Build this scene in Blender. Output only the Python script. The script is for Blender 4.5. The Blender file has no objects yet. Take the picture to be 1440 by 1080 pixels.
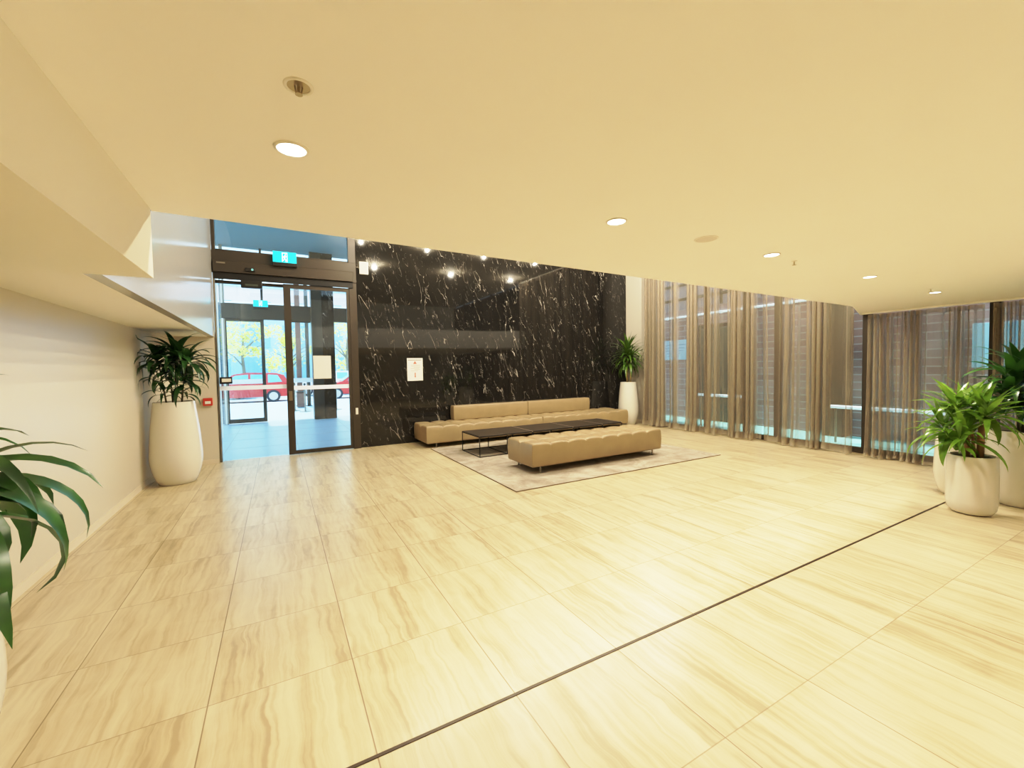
import bpy, bmesh, math, random
from mathutils import Vector, Matrix

C = bpy.context.scene.collection
PI = math.pi

# ------------------------------------------------------------------ helpers
def setp(b, **kw):
    for k, v in kw.items():
        k = k.replace('_', ' ')
        if k in b.inputs:
            b.inputs[k].default_value = v

def rgb(c):
    return (c[0], c[1], c[2], 1.0)

def base_mat(name):
    m = bpy.data.materials.new(name)
    m.use_nodes = True
    nt = m.node_tree
    b = nt.nodes['Principled BSDF']
    return m, nt, b

def nd(nt, t, **kw):
    n = nt.nodes.new(t)
    for k, v in kw.items():
        setattr(n, k, v)
    return n

def math_n(nt, op, a, b=None, clamp=False):
    n = nt.nodes.new('ShaderNodeMath')
    n.operation = op
    n.use_clamp = clamp
    for i, v in enumerate((a, b)):
        if v is None:
            continue
        if isinstance(v, (int, float)):
            n.inputs[i].default_value = v
        else:
            nt.links.new(v, n.inputs[i])
    return n.outputs[0]

def mixc(nt, fac, a, b):
    n = nt.nodes.new('ShaderNodeMix')
    n.data_type = 'RGBA'
    for s, v in ((0, fac), (6, a), (7, b)):
        if isinstance(v, tuple):
            n.inputs[s].default_value = v
        elif isinstance(v, (int, float)):
            n.inputs[s].default_value = v
        else:
            nt.links.new(v, n.inputs[s])
    return n.outputs[2]

def pm(name, c, rough=0.5, metal=0.0, spec=0.5, vary=0.05, scale=6.0, bump=0.0, bscale=80.0, **kw):
    """principled material with a gentle procedural variation of its colour"""
    m, nt, b = base_mat(name)
    setp(b, Roughness=rough, Metallic=metal, Specular_IOR_Level=spec, **kw)
    tc = nd(nt, 'ShaderNodeTexCoord')
    no = nd(nt, 'ShaderNodeTexNoise')
    no.inputs['Scale'].default_value = scale
    no.inputs['Detail'].default_value = 4
    nt.links.new(tc.outputs['Object'], no.inputs['Vector'])
    lo = rgb([x * (1 - vary) for x in c]); hi = rgb([min(1, x * (1 + vary)) for x in c])
    nt.links.new(mixc(nt, no.outputs['Fac'], lo, hi), b.inputs['Base Color'])
    if bump:
        n2 = nd(nt, 'ShaderNodeTexNoise'); n2.inputs['Scale'].default_value = bscale
        nt.links.new(tc.outputs['Object'], n2.inputs['Vector'])
        bp = nd(nt, 'ShaderNodeBump'); bp.inputs['Strength'].default_value = bump; bp.inputs['Distance'].default_value = 0.01
        nt.links.new(n2.outputs['Fac'], bp.inputs['Height'])
        nt.links.new(bp.outputs['Normal'], b.inputs['Normal'])
    return m

def emit(name, c, s):
    m, nt, b = base_mat(name)
    setp(b, Base_Color=rgb(c), Emission_Color=rgb(c), Emission_Strength=s, Roughness=0.6)
    return m

def obj(name, bm, mat, parent=None, loc=(0, 0, 0), smooth=False, recalc=True):
    if recalc:
        bmesh.ops.recalc_face_normals(bm, faces=bm.faces[:])
    me = bpy.data.meshes.new(name)
    bm.to_mesh(me); bm.free()
    if smooth:
        for p in me.polygons:
            p.use_smooth = True
        if smooth == 'auto':
            me.set_sharp_from_angle(angle=math.radians(40))
    for m in (mat if isinstance(mat, (list, tuple)) else [mat]):
        me.materials.append(m)
    o = bpy.data.objects.new(name, me)
    C.objects.link(o)
    o.location = loc
    if parent:
        o.parent = parent
    return o

def thing(name, label, cat, loc=(0, 0, 0), rz=0, group=None):
    o = bpy.data.objects.new(name, None)
    C.objects.link(o)
    o.empty_display_size = 0.1
    o.location = loc; o.rotation_euler = (0, 0, rz)
    return tag(o, label, cat, group)

def tag(o, label, cat, group=None):
    o['label'] = label; o['category'] = cat
    if group:
        o['group'] = group
    return o

def struct(o):
    o['kind'] = 'structure'
    return o

def dup(root, loc, label, rz=0):
    r = root.copy(); C.objects.link(r); r.location = loc; r.rotation_euler = (0, 0, rz); r['label'] = label
    for ch in list(root.children):
        c = ch.copy(); C.objects.link(c); c.parent = r
        for g in ch.children:
            d = g.copy(); C.objects.link(d); d.parent = c
    return r

def B():
    return bmesh.new()

def box(bm, x0, x1, y0, y1, z0, z1, mi=0):
    v = [bm.verts.new(p) for p in ((x0,y0,z0),(x1,y0,z0),(x1,y1,z0),(x0,y1,z0),(x0,y0,z1),(x1,y0,z1),(x1,y1,z1),(x0,y1,z1))]
    for f in ((0,3,2,1),(4,5,6,7),(0,1,5,4),(1,2,6,5),(2,3,7,6),(3,0,4,7)):
        bm.faces.new([v[i] for i in f]).material_index = mi
    return bm

def bbox(x0, x1, y0, y1, z0, z1, r=0.01, seg=2):
    bm = box(B(), x0, x1, y0, y1, z0, z1)
    bmesh.ops.bevel(bm, geom=bm.edges[:], offset=r, segments=seg, profile=0.5, affect='EDGES')
    return bm

def cyl(bm, p0, p1, r0, r1=None, seg=12, caps=True):
    r1 = r0 if r1 is None else r1
    p0 = Vector(p0); p1 = Vector(p1); d = (p1 - p0).normalized()
    a = d.orthogonal().normalized(); b = d.cross(a)
    rings = []
    for p, r in ((p0, r0), (p1, r1)):
        rings.append([bm.verts.new(p + (a * math.cos(t) + b * math.sin(t)) * r) for t in [2*PI*i/seg for i in range(seg)]])
    for i in range(seg):
        j = (i + 1) % seg
        bm.faces.new((rings[0][i], rings[0][j], rings[1][j], rings[1][i]))
    if caps:
        bm.faces.new(rings[0][::-1]); bm.faces.new(rings[1])
    return bm

def tube(bm, pts, r, seg=8):
    """a tube through points, radius r or list of radii"""
    pts = [Vector(p) for p in pts]
    rings = []
    a = None
    for i, p in enumerate(pts):
        d = (pts[min(i+1, len(pts)-1)] - pts[max(i-1, 0)]).normalized()
        if a is None:
            a = d.orthogonal().normalized()
        a = (a - d * a.dot(d)).normalized(); b = d.cross(a)
        rr = r[i] if isinstance(r, (list, tuple)) else r
        rings.append([bm.verts.new(p + (a*math.cos(t) + b*math.sin(t))*rr) for t in [2*PI*k/seg for k in range(seg)]])
    for q, w in zip(rings, rings[1:]):
        for i in range(seg):
            j = (i+1) % seg
            bm.faces.new((q[i], q[j], w[j], w[i]))
    bm.faces.new(rings[0][::-1]); bm.faces.new(rings[-1])
    return bm

def lathe(bm, prof, seg=40, close_bottom=True, close_top=False):
    rings = [[bm.verts.new((r*math.cos(2*PI*i/seg), r*math.sin(2*PI*i/seg), z)) for i in range(seg)] for r, z in prof]
    for q, w in zip(rings, rings[1:]):
        for i in range(seg):
            j = (i+1) % seg
            bm.faces.new((q[i], q[j], w[j], w[i]))
    if close_bottom: bm.faces.new(rings[0][::-1])
    if close_top: bm.faces.new(rings[-1])
    return bm

def disc(bm, c, r, seg=24, up=False):
    v = [bm.verts.new((c[0]+r*math.cos(2*PI*i/seg), c[1]+r*math.sin(2*PI*i/seg), c[2])) for i in range(seg)]
    bm.faces.new(v if up else v[::-1])
    return bm

def quad(bm, pts, mi=0):
    bm.faces.new([bm.verts.new(p) for p in pts]).material_index = mi
    return bm

# ------------------------------------------------------------------ materials
def floor_mat():
    m, nt, b = base_mat('travertine_tile')
    L = nt.links.new
    tc = nd(nt, 'ShaderNodeTexCoord')
    sp = nd(nt, 'ShaderNodeSeparateXYZ'); L(tc.outputs['Object'], sp.inputs[0])
    u = math_n(nt, 'DIVIDE', math_n(nt, 'ADD', sp.outputs[0], 0.9145), 0.5968)
    v = math_n(nt, 'DIVIDE', math_n(nt, 'SUBTRACT', sp.outputs[1], 1.000), 0.6093)
    fu = math_n(nt, 'FLOOR', u); fv = math_n(nt, 'FLOOR', v)
    ru = math_n(nt, 'FRACT', u); rv = math_n(nt, 'FRACT', v)
    du = math_n(nt, 'ABSOLUTE', math_n(nt, 'SUBTRACT', ru, 0.5))
    dv = math_n(nt, 'ABSOLUTE', math_n(nt, 'SUBTRACT', rv, 0.5))
    # per tile random
    cb = nd(nt, 'ShaderNodeCombineXYZ'); L(fu, cb.inputs[0]); L(fv, cb.inputs[1])
    wn = nd(nt, 'ShaderNodeTexWhiteNoise'); wn.noise_dimensions = '2D'; L(cb.outputs[0], wn.inputs['Vector'])
    off = nd(nt, 'ShaderNodeVectorMath'); off.operation = 'SCALE'; L(wn.outputs['Color'], off.inputs[0]); off.inputs['Scale'].default_value = 30
    mp = nd(nt, 'ShaderNodeVectorMath'); mp.operation = 'MULTIPLY'; L(tc.outputs['Object'], mp.inputs[0]); mp.inputs[1].default_value = (6.0, 0.6, 1)
    wob = nd(nt, 'ShaderNodeTexNoise'); wob.inputs['Scale'].default_value = 4.5; wob.inputs['Detail'].default_value = 3; L(tc.outputs['Object'], wob.inputs['Vector'])
    wv = nd(nt, 'ShaderNodeCombineXYZ'); L(math_n(nt, 'MULTIPLY', wob.outputs['Fac'], 0.42), wv.inputs[0])
    ad0 = nd(nt, 'ShaderNodeVectorMath'); ad0.operation = 'ADD'; L(mp.outputs[0], ad0.inputs[0]); L(wv.outputs[0], ad0.inputs[1])
    ad = nd(nt, 'ShaderNodeVectorMath'); ad.operation = 'ADD'; L(ad0.outputs[0], ad.inputs[0]); L(off.outputs[0], ad.inputs[1])
    n1 = nd(nt, 'ShaderNodeTexNoise'); L(ad.outputs[0], n1.inputs['Vector'])
    n1.inputs['Scale'].default_value = 1.0; n1.inputs['Detail'].default_value = 6; n1.inputs['Roughness'].default_value = 0.6; n1.inputs['Distortion'].default_value = 0.45
    mp2 = nd(nt, 'ShaderNodeVectorMath'); mp2.operation = 'MULTIPLY'; L(ad.outputs[0], mp2.inputs[0]); mp2.inputs[1].default_value = (3.4, 1.5, 1)
    n2 = nd(nt, 'ShaderNodeTexNoise'); L(mp2.outputs[0], n2.inputs['Vector']); n2.inputs['Scale'].default_value = 1.0; n2.inputs['Detail'].default_value = 8; n2.inputs['Distortion'].default_value = 1.2
    n3 = nd(nt, 'ShaderNodeTexNoise'); n3.inputs['Scale'].default_value = 3.4; n3.inputs['Detail'].default_value = 6; n3.inputs['Distortion'].default_value = 1.5; L(tc.outputs['Object'], n3.inputs['Vector'])
    fac = math_n(nt, 'ADD', math_n(nt, 'ADD', math_n(nt, 'MULTIPLY', n1.outputs['Fac'], 0.44), math_n(nt, 'MULTIPLY', n2.outputs['Fac'], 0.42)), math_n(nt, 'MULTIPLY', n3.outputs['Fac'], 0.14))
    cr = nd(nt, 'ShaderNodeValToRGB'); L(fac, cr.inputs[0])
    e = cr.color_ramp.elements
    e[0].position = 0.39; e[0].color = (0.415, 0.33, 0.205, 1)
    e[1].position = 0.60; e[1].color = (0.64, 0.55, 0.375, 1)
    k = e.new(0.46); k.color = (0.53, 0.435, 0.275, 1)
    k = e.new(0.52); k.color = (0.585, 0.495, 0.33, 1)
    tint = mixc(nt, wn.outputs['Value'], (0.95, 0.945, 0.935, 1), (1.0, 1.0, 1.0, 1))
    mu = nd(nt, 'ShaderNodeMix'); mu.data_type = 'RGBA'; mu.blend_type = 'MULTIPLY'; mu.inputs[0].default_value = 1
    L(cr.outputs[0], mu.inputs[6]); L(tint, mu.inputs[7])
    # grout: lines along Y are crisp and dark, lines along X are faint
    gu = math_n(nt, 'GREATER_THAN', du, 0.5 - 0.0042)
    gv = math_n(nt, 'GREATER_THAN', dv, 0.5 - 0.0036)
    ln = nd(nt, 'ShaderNodeTexNoise'); ln.noise_dimensions = '2D'; L(cb.outputs[0], ln.inputs['Vector']); ln.inputs['Scale'].default_value = 0.7
    gvf = math_n(nt, 'MULTIPLY', gv, 0.62)
    guf = math_n(nt, 'MULTIPLY', gu, 0.85)
    g = math_n(nt, 'MAXIMUM', guf, gvf)
    col = mixc(nt, g, mu.outputs[2], (0.20, 0.14, 0.085, 1))
    L(col, b.inputs['Base Color'])
    rr = math_n(nt, 'ADD', math_n(nt, 'MULTIPLY', fac, 0.12), 0.25)
    L(rr, b.inputs['Roughness'])
    setp(b, Specular_IOR_Level=0.45)
    return m

def marble_mat(name='black_marble'):
    m, nt, b = base_mat(name)
    L = nt.links.new
    tc = nd(nt, 'ShaderNodeTexCoord')
    sp = nd(nt, 'ShaderNodeSeparateXYZ'); L(tc.outputs['Object'], sp.inputs[0])
    h = math_n(nt, 'ADD', sp.outputs[0], sp.outputs[1])
    u = math_n(nt, 'DIVIDE', math_n(nt, 'SUBTRACT', h, 9.62), 1.28)
    v = math_n(nt, 'DIVIDE', math_n(nt, 'SUBTRACT', sp.outputs[2], 0.0), 0.62)
    fu = math_n(nt, 'FLOOR', u); fv = math_n(nt, 'FLOOR', v)
    du = math_n(nt, 'ABSOLUTE', math_n(nt, 'SUBTRACT', math_n(nt, 'FRACT', u), 0.5))
    dv = math_n(nt, 'ABSOLUTE', math_n(nt, 'SUBTRACT', math_n(nt, 'FRACT', v), 0.5))
    cb = nd(nt, 'ShaderNodeCombineXYZ'); L(fu, cb.inputs[0]); L(fv, cb.inputs[1])
    wn = nd(nt, 'ShaderNodeTexWhiteNoise'); wn.noise_dimensions = '2D'; L(cb.outputs[0], wn.inputs['Vector'])
    off = nd(nt, 'ShaderNodeVectorMath'); off.operation = 'SCALE'; L(wn.outputs['Color'], off.inputs[0]); off.inputs['Scale'].default_value = 20
    # shear so that veins lean, stretch along the vertical
    sx = math_n(nt, 'ADD', h, math_n(nt, 'MULTIPLY', sp.outputs[2], 0.28))
    base = nd(nt, 'ShaderNodeCombineXYZ'); L(math_n(nt, 'MULTIPLY', sx, 3.1), base.inputs[0]); L(math_n(nt, 'MULTIPLY', sp.outputs[2], 0.85), base.inputs[1])
    ad = nd(nt, 'ShaderNodeVectorMath'); ad.operation = 'ADD'; L(base.outputs[0], ad.inputs[0]); L(off.outputs[0], ad.inputs[1])
    def vein(scale, width, seedoff, thr, soft):
        a2 = nd(nt, 'ShaderNodeVectorMath'); a2.operation = 'ADD'; L(ad.outputs[0], a2.inputs[0]); a2.inputs[1].default_value = seedoff
        n = nd(nt, 'ShaderNodeTexNoise'); n.inputs['Scale'].default_value = scale; n.inputs['Detail'].default_value = 3.5; n.inputs['Roughness'].default_value = 0.55; n.inputs['Distortion'].default_value = 0.35
        L(a2.outputs[0], n.inputs['Vector'])
        d = math_n(nt, 'ABSOLUTE', math_n(nt, 'SUBTRACT', n.outputs['Fac'], 0.5))
        line = math_n(nt, 'SUBTRACT', 1.0, math_n(nt, 'DIVIDE', d, width), clamp=True)
        k = nd(nt, 'ShaderNodeTexNoise'); k.inputs['Scale'].default_value = scale * 1.3; k.inputs['Detail'].default_value = 2
        a3 = nd(nt, 'ShaderNodeVectorMath'); a3.operation = 'ADD'; L(ad.outputs[0], a3.inputs[0]); a3.inputs[1].default_value = (seedoff[0]+7, seedoff[1]-3, 5)
        L(a3.outputs[0], k.inputs['Vector'])
        mask = math_n(nt, 'MULTIPLY', math_n(nt, 'SUBTRACT', k.outputs['Fac'], thr), soft, clamp=True)
        return math_n(nt, 'MULTIPLY', line, mask)
    v1 = vein(1.3, 0.0062, (0, 0, 0), 0.50, 7)
    v2 = vein(2.6, 0.008, (13, 5, 2), 0.55, 7)
    v3 = vein(5.0, 0.012, (3, 25, 8), 0.57, 8)
    vv = math_n(nt, 'ADD', math_n(nt, 'ADD', v1, math_n(nt, 'MULTIPLY', v2, 0.7)), math_n(nt, 'MULTIPLY', v3, 0.45), clamp=True)
    cl = nd(nt, 'ShaderNodeTexNoise'); cl.inputs['Scale'].default_value = 1.6; cl.inputs['Detail'].default_value = 5; L(ad.outputs[0], cl.inputs['Vector'])
    dark = mixc(nt, cl.outputs['Fac'], (0.006, 0.0055, 0.005, 1), (0.019, 0.017, 0.015, 1))
    col = mixc(nt, vv, dark, (0.50, 0.47, 0.42, 1))
    j = math_n(nt, 'MAXIMUM', math_n(nt, 'GREATER_THAN', du, 0.5 - 0.0016), math_n(nt, 'GREATER_THAN', dv, 0.5 - 0.0035))
    col = mixc(nt, math_n(nt, 'MULTIPLY', j, 0.8), col, (0.004, 0.004, 0.004, 1))
    L(col, b.inputs['Base Color'])
    setp(b, Roughness=0.04, IOR=1.5, Specular_IOR_Level=0.5)
    return m

def glass_mat(name, tint=(0.93, 0.97, 0.97), refl=0.06, grough=0.0):
    m = bpy.data.materials.new(name); m.use_nodes = True
    nt = m.node_tree; nt.nodes.clear()
    out = nd(nt, 'ShaderNodeOutputMaterial'); mx = nd(nt, 'ShaderNodeMixShader')
    tr = nd(nt, 'ShaderNodeBsdfTransparent'); tr.inputs[0].default_value = rgb(tint)
    gl = nd(nt, 'ShaderNodeBsdfGlossy'); gl.inputs['Roughness'].default_value = grough; gl.inputs[0].default_value = (1, 1, 1, 1)
    fr = nd(nt, 'ShaderNodeFresnel'); fr.inputs[0].default_value = 1.45
    f = math_n(nt, 'ADD', fr.outputs[0], refl - 0.034, clamp=True)
    nt.links.new(f, mx.inputs[0]); nt.links.new(tr.outputs[0], mx.inputs[1]); nt.links.new(gl.outputs[0], mx.inputs[2])
    nt.links.new(mx.outputs[0], out.inputs[0])
    return m

def curtain_mat():
    m = bpy.data.materials.new('sheer_taupe_fabric'); m.use_nodes = True
    nt = m.node_tree; nt.nodes.clear(); L = nt.links.new
    out = nd(nt, 'ShaderNodeOutputMaterial'); mx = nd(nt, 'ShaderNodeMixShader')
    tr = nd(nt, 'ShaderNodeBsdfTransparent'); tr.inputs[0].default_value = (0.90, 0.87, 0.84, 1)
    at = nd(nt, 'ShaderNodeAttribute'); at.attribute_name = 'weave'
    tc = nd(nt, 'ShaderNodeTexCoord')
    no = nd(nt, 'ShaderNodeTexNoise'); no.inputs['Scale'].default_value = 40; L(tc.outputs['Object'], no.inputs['Vector'])
    col = mixc(nt, no.outputs['Fac'], (0.44, 0.38, 0.295, 1), (0.53, 0.46, 0.36, 1))
    df = nd(nt, 'ShaderNodeBsdfDiffuse'); L(col, df.inputs[0])
    tl = nd(nt, 'ShaderNodeBsdfTranslucent'); L(col, tl.inputs[0])
    m2 = nd(nt, 'ShaderNodeMixShader'); m2.inputs[0].default_value = 0.25
    L(df.outputs[0], m2.inputs[1]); L(tl.outputs[0], m2.inputs[2])
    L(at.outputs['Fac'], mx.inputs[0]); L(tr.outputs[0], mx.inputs[1]); L(m2.outputs[0], mx.inputs[2])
    L(mx.outputs[0], out.inputs[0])
    return m

def brick_mat():
    m, nt, b = base_mat('brown_brick')
    L = nt.links.new
    tc = nd(nt, 'ShaderNodeTexCoord')
    sp = nd(nt, 'ShaderNodeSeparateXYZ'); L(tc.outputs['Object'], sp.inputs[0])
    cb = nd(nt, 'ShaderNodeCombineXYZ'); L(sp.outputs[1], cb.inputs[0]); L(sp.outputs[2], cb.inputs[1])
    br = nd(nt, 'ShaderNodeTexBrick'); L(cb.outputs[0], br.inputs['Vector'])
    br.inputs['Scale'].default_value = 1.0; br.inputs['Brick Width'].default_value = 0.46; br.inputs['Row Height'].default_value = 0.15
    br.inputs['Mortar Size'].default_value = 0.012
    br.inputs['Color1'].default_value = (0.36, 0.205, 0.20, 1); br.inputs['Color2'].default_value = (0.48, 0.30, 0.30, 1); br.inputs['Mortar'].default_value = (0.55, 0.45, 0.45, 1)
    no = nd(nt, 'ShaderNodeTexNoise'); no.inputs['Scale'].default_value = 0.8; no.inputs['Detail'].default_value = 5; L(cb.outputs[0], no.inputs['Vector'])
    k = math_n(nt, 'MULTIPLY', math_n(nt, 'SUBTRACT', no.outputs['Fac'], 0.5), 3.0, clamp=True)
    col = mixc(nt, math_n(nt, 'MULTIPLY', k, 0.45), br.outputs['Color'], (0.78, 0.66, 0.66, 1))
    L(col, b.inputs['Base Color']); setp(b, Roughness=0.9)
    return m

def leaf_mat(name, c0, c1, rough=0.3, trans=0.15):
    m, nt, b = base_mat(name)
    L = nt.links.new
    tc = nd(nt, 'ShaderNodeTexCoord')
    no = nd(nt, 'ShaderNodeTexNoise'); no.inputs['Scale'].default_value = 7; no.inputs['Detail'].default_value = 3; L(tc.outputs['Object'], no.inputs['Vector'])
    k = math_n(nt, 'MULTIPLY', math_n(nt, 'SUBTRACT', no.outputs['Fac'], 0.3), 2.5, clamp=True)
    L(mixc(nt, k, rgb(c0), rgb(c1)), b.inputs['Base Color'])
    setp(b, Roughness=rough, Specular_IOR_Level=0.5)
    tl = nd(nt, 'ShaderNodeBsdfTranslucent'); tl.inputs[0].default_value = rgb([min(1, x*1.6) for x in c1])
    mx = nd(nt, 'ShaderNodeMixShader'); mx.inputs[0].default_value = trans
    L(b.outputs[0], mx.inputs[1]); L(tl.outputs[0], mx.inputs[2]); L(mx.outputs[0], nt.nodes['Material Output'].inputs[0])
    return m

M = {}
M['floor'] = floor_mat()
M['marble'] = marble_mat()
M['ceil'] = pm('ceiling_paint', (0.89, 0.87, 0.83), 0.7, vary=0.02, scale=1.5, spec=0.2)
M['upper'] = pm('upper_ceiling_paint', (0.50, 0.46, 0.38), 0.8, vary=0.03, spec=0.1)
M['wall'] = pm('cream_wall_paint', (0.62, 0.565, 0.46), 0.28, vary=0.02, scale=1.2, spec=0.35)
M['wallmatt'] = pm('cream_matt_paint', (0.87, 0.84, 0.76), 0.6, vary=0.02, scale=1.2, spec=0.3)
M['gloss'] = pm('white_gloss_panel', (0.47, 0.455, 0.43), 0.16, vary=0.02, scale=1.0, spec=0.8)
M['base'] = pm('baseboard_paint', (0.70, 0.62, 0.49), 0.4, vary=0.03)
M['bronze'] = pm('dark_bronze_frame', (0.055, 0.043, 0.031), 0.4, metal=0.2, vary=0.08)
M['black'] = pm('black_metal', (0.02, 0.018, 0.016), 0.45, metal=0.3, vary=0.1)
M['steel'] = pm('brushed_steel', (0.30, 0.27, 0.22), 0.35, metal=0.9, vary=0.08)
M['leather'] = pm('taupe_leather', (0.345, 0.262, 0.158), 0.34, vary=0.14, scale=5, spec=0.5, bump=0.12, bscale=160)
M['rug'] = None
M['pot'] = pm('white_gloss_pot', (0.70, 0.67, 0.60), 0.16, vary=0.015, spec=0.5)
M['soil'] = pm('potting_soil', (0.06, 0.04, 0.025), 0.95, vary=0.5, scale=40, bump=0.6, bscale=60)
M['glass'] = glass_mat('clear_door_glass', (0.93, 0.98, 1.0), 0.05)
M['wglass'] = glass_mat('tinted_window_glass', (0.88, 0.92, 0.91), 0.05)
M['tglass'] = glass_mat('transom_glass', (0.80, 0.9, 0.93), 0.10)
M['curtain'] = curtain_mat()
M['brick'] = brick_mat()
M['stripe'] = pm('glowing_frosted_vinyl', (0.85, 0.90, 0.95), 0.5, vary=0.01, Emission_Color=(0.8, 0.9, 1, 1), Emission_Strength=0.12)  # faint emission put into the vinyl to lift its brightness
M['exit'] = emit('exit_sign_green', (0.0, 0.60, 0.74), 1.2)
M['exitw'] = emit('exit_sign_white', (0.85, 1.0, 0.98), 1.2)
M['lamp'] = emit('downlight_diffuser', (1.0, 0.93, 0.78), 14.0)
M['lampu'] = emit('upper_downlight_diffuser', (1.0, 0.90, 0.72), 14.0)
M['white'] = pm('white_plastic', (0.80, 0.77, 0.70), 0.45, vary=0.02)
M['paper'] = pm('white_paper', (0.80, 0.77, 0.70), 0.7, vary=0.02)
M['red'] = pm('red_plastic', (0.55, 0.05, 0.03), 0.4, vary=0.05)
M['pinkred'] = pm('faded_red_ink', (0.60, 0.16, 0.12), 0.7, vary=0.05)
M['ink'] = pm('grey_ink', (0.42, 0.36, 0.31), 0.7, vary=0.05)
M['darkink'] = pm('dark_ink', (0.08, 0.06, 0.05), 0.7, vary=0.05)
M['groove'] = pm('dark_bronze_strip', (0.055, 0.038, 0.024), 0.4, metal=0.3, vary=0.1)
M['speaker'] = pm('speaker_grille', (0.66, 0.62, 0.56), 0.7, vary=0.05, scale=200)
M['tabletop'] = pm('dark_brown_table_top', (0.045, 0.036, 0.028), 0.42, vary=0.15, scale=8, spec=0.35)
M['tableedge'] = pm('pale_metal_edge', (0.55, 0.50, 0.42), 0.3, metal=0.7, vary=0.05)
M['cane'] = pm('brown_cane', (0.34, 0.19, 0.08), 0.6, vary=0.35, scale=25)
M['cane2'] = pm('tan_cane', (0.40, 0.30, 0.14), 0.6, vary=0.3, scale=25)
M['stemg'] = pm('dark_green_stem', (0.10, 0.085, 0.035), 0.5, vary=0.3, scale=25)
M['leafd'] = leaf_mat('dark_glossy_leaf', (0.012, 0.040, 0.012), (0.035, 0.105, 0.022), 0.30, 0.10)
M['leafm'] = leaf_mat('mid_green_leaf', (0.05, 0.13, 0.012), (0.20, 0.36, 0.05), 0.25, 0.2)
M['leafs'] = leaf_mat('far_green_leaf', (0.025, 0.075, 0.012), (0.12, 0.22, 0.03), 0.35, 0.15)
M['leafk'] = leaf_mat('deep_green_leaf', (0.010, 0.045, 0.010), (0.045, 0.14, 0.02), 0.3, 0.12)
M['aqua'] = pm('glass_tinted_concrete', (0.42, 0.86, 0.80), 0.7, vary=0.04)  # green tint of the window glass put into the lane ground colour
M['paving'] = pm('pale_street_paving', (0.44, 0.58, 0.66), 0.7, vary=0.06, scale=1.5)
M['vest'] = pm('vestibule_tile', (0.40, 0.54, 0.63), 0.3, vary=0.04, scale=2)
M['asphalt'] = pm('grey_road', (0.45, 0.50, 0.54), 0.9, vary=0.06)
M['teal'] = pm('grey_teal_soffit', (0.13, 0.20, 0.22), 0.7, vary=0.05)
M['greymarble'] = marble_mat('grey_black_marble_column')
M['trunk'] = pm('grey_bark', (0.22, 0.19, 0.15), 0.9, vary=0.3, scale=10)
M['street_leaf'] = leaf_mat('yellow_green_foliage', (0.45, 0.55, 0.06), (0.80, 0.85, 0.16), 0.6, 0.45)
M['carred'] = pm('red_car_paint', (0.62, 0.05, 0.045), 0.35, vary=0.03)
M['carwhite'] = pm('white_car_paint', (0.88, 0.86, 0.86), 0.3, vary=0.02)
M['carglass'] = pm('blue_car_glass', (0.22, 0.62, 0.72), 0.15, vary=0.03)
M['tyre'] = pm('black_tyre', (0.05, 0.05, 0.055), 0.8, vary=0.1)
M['rim'] = pm('silver_wheel', (0.65, 0.68, 0.70), 0.35, metal=0.5, vary=0.05)
M['tail'] = pm('red_lamp_glass', (0.75, 0.04, 0.04), 0.2, vary=0.03)
M['bld'] = pm('pale_blue_facade', (0.38, 0.62, 0.78), 0.8, vary=0.05, scale=0.5)
M['bldpink'] = pm('pale_pink_facade', (0.85, 0.62, 0.60), 0.8, vary=0.04, scale=0.5)
M['bldglass'] = pm('blue_facade_window', (0.22, 0.48, 0.70), 0.3, vary=0.1)
M['postbrown'] = pm('rusty_brown_post', (0.22, 0.10, 0.07), 0.6, vary=0.1)
M['signblue'] = pm('glowing_blue_board', (0.36, 0.62, 0.76), 0.6, vary=0.04, Emission_Color=(0.3, 0.62, 0.8, 1), Emission_Strength=0.25)  # some glow added to the blue boards, though they are unlit
M['pipe'] = pm('glowing_white_pipe', (0.85, 0.92, 0.97), 0.4, vary=0.02, Emission_Color=(0.6, 0.85, 1, 1), Emission_Strength=0.5)  # emission brightens pipe and rails, which are no lamps
M['servicedoor'] = pm('dark_green_door_paint', (0.055, 0.065, 0.05), 0.5, vary=0.08)
M['cable'] = pm('black_cable_rubber', (0.03, 0.022, 0.018), 0.5, vary=0.05)
M['chrome'] = pm('chrome_spray_head', (0.45, 0.38, 0.26), 0.3, metal=0.8, vary=0.1)

def rug_mat():
    m, nt, b = base_mat('faded_beige_rug')
    L = nt.links.new
    tc = nd(nt, 'ShaderNodeTexCoord')
    n = nd(nt, 'ShaderNodeTexNoise'); n.inputs['Scale'].default_value = 2.6; n.inputs['Detail'].default_value = 9; n.inputs['Roughness'].default_value = 0.72; n.inputs['Distortion'].default_value = 0.6
    L(tc.outputs['Object'], n.inputs['Vector'])
    cr = nd(nt, 'ShaderNodeValToRGB'); L(n.outputs['Fac'], cr.inputs[0])
    e = cr.color_ramp.elements
    e[0].position = 0.36; e[0].color = (0.27, 0.225, 0.175, 1)
    e[1].position = 0.62; e[1].color = (0.47, 0.42, 0.35, 1)
    L(cr.outputs[0], b.inputs['Base Color'])
    n2 = nd(nt, 'ShaderNodeTexNoise'); n2.inputs['Scale'].default_value = 300; L(tc.outputs['Object'], n2.inputs['Vector'])
    bp = nd(nt, 'ShaderNodeBump'); bp.inputs['Strength'].default_value = 0.5; bp.inputs['Distance'].default_value = 0.004
    L(n2.outputs['Fac'], bp.inputs['Height']); L(bp.outputs[0], b.inputs['Normal'])
    setp(b, Roughness=0.95, Specular_IOR_Level=0.1)
    return m
M['rug'] = rug_mat()

# ------------------------------------------------------------------ the room
ZC = 2.18          # low ceiling
ZT = 2.80          # top of the low slab
ZU = 4.60          # upper ceiling
XW = 8.05          # window plane
YB = 8.30          # back wall plane
YF = -4.0          # wall behind the camera

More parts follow.
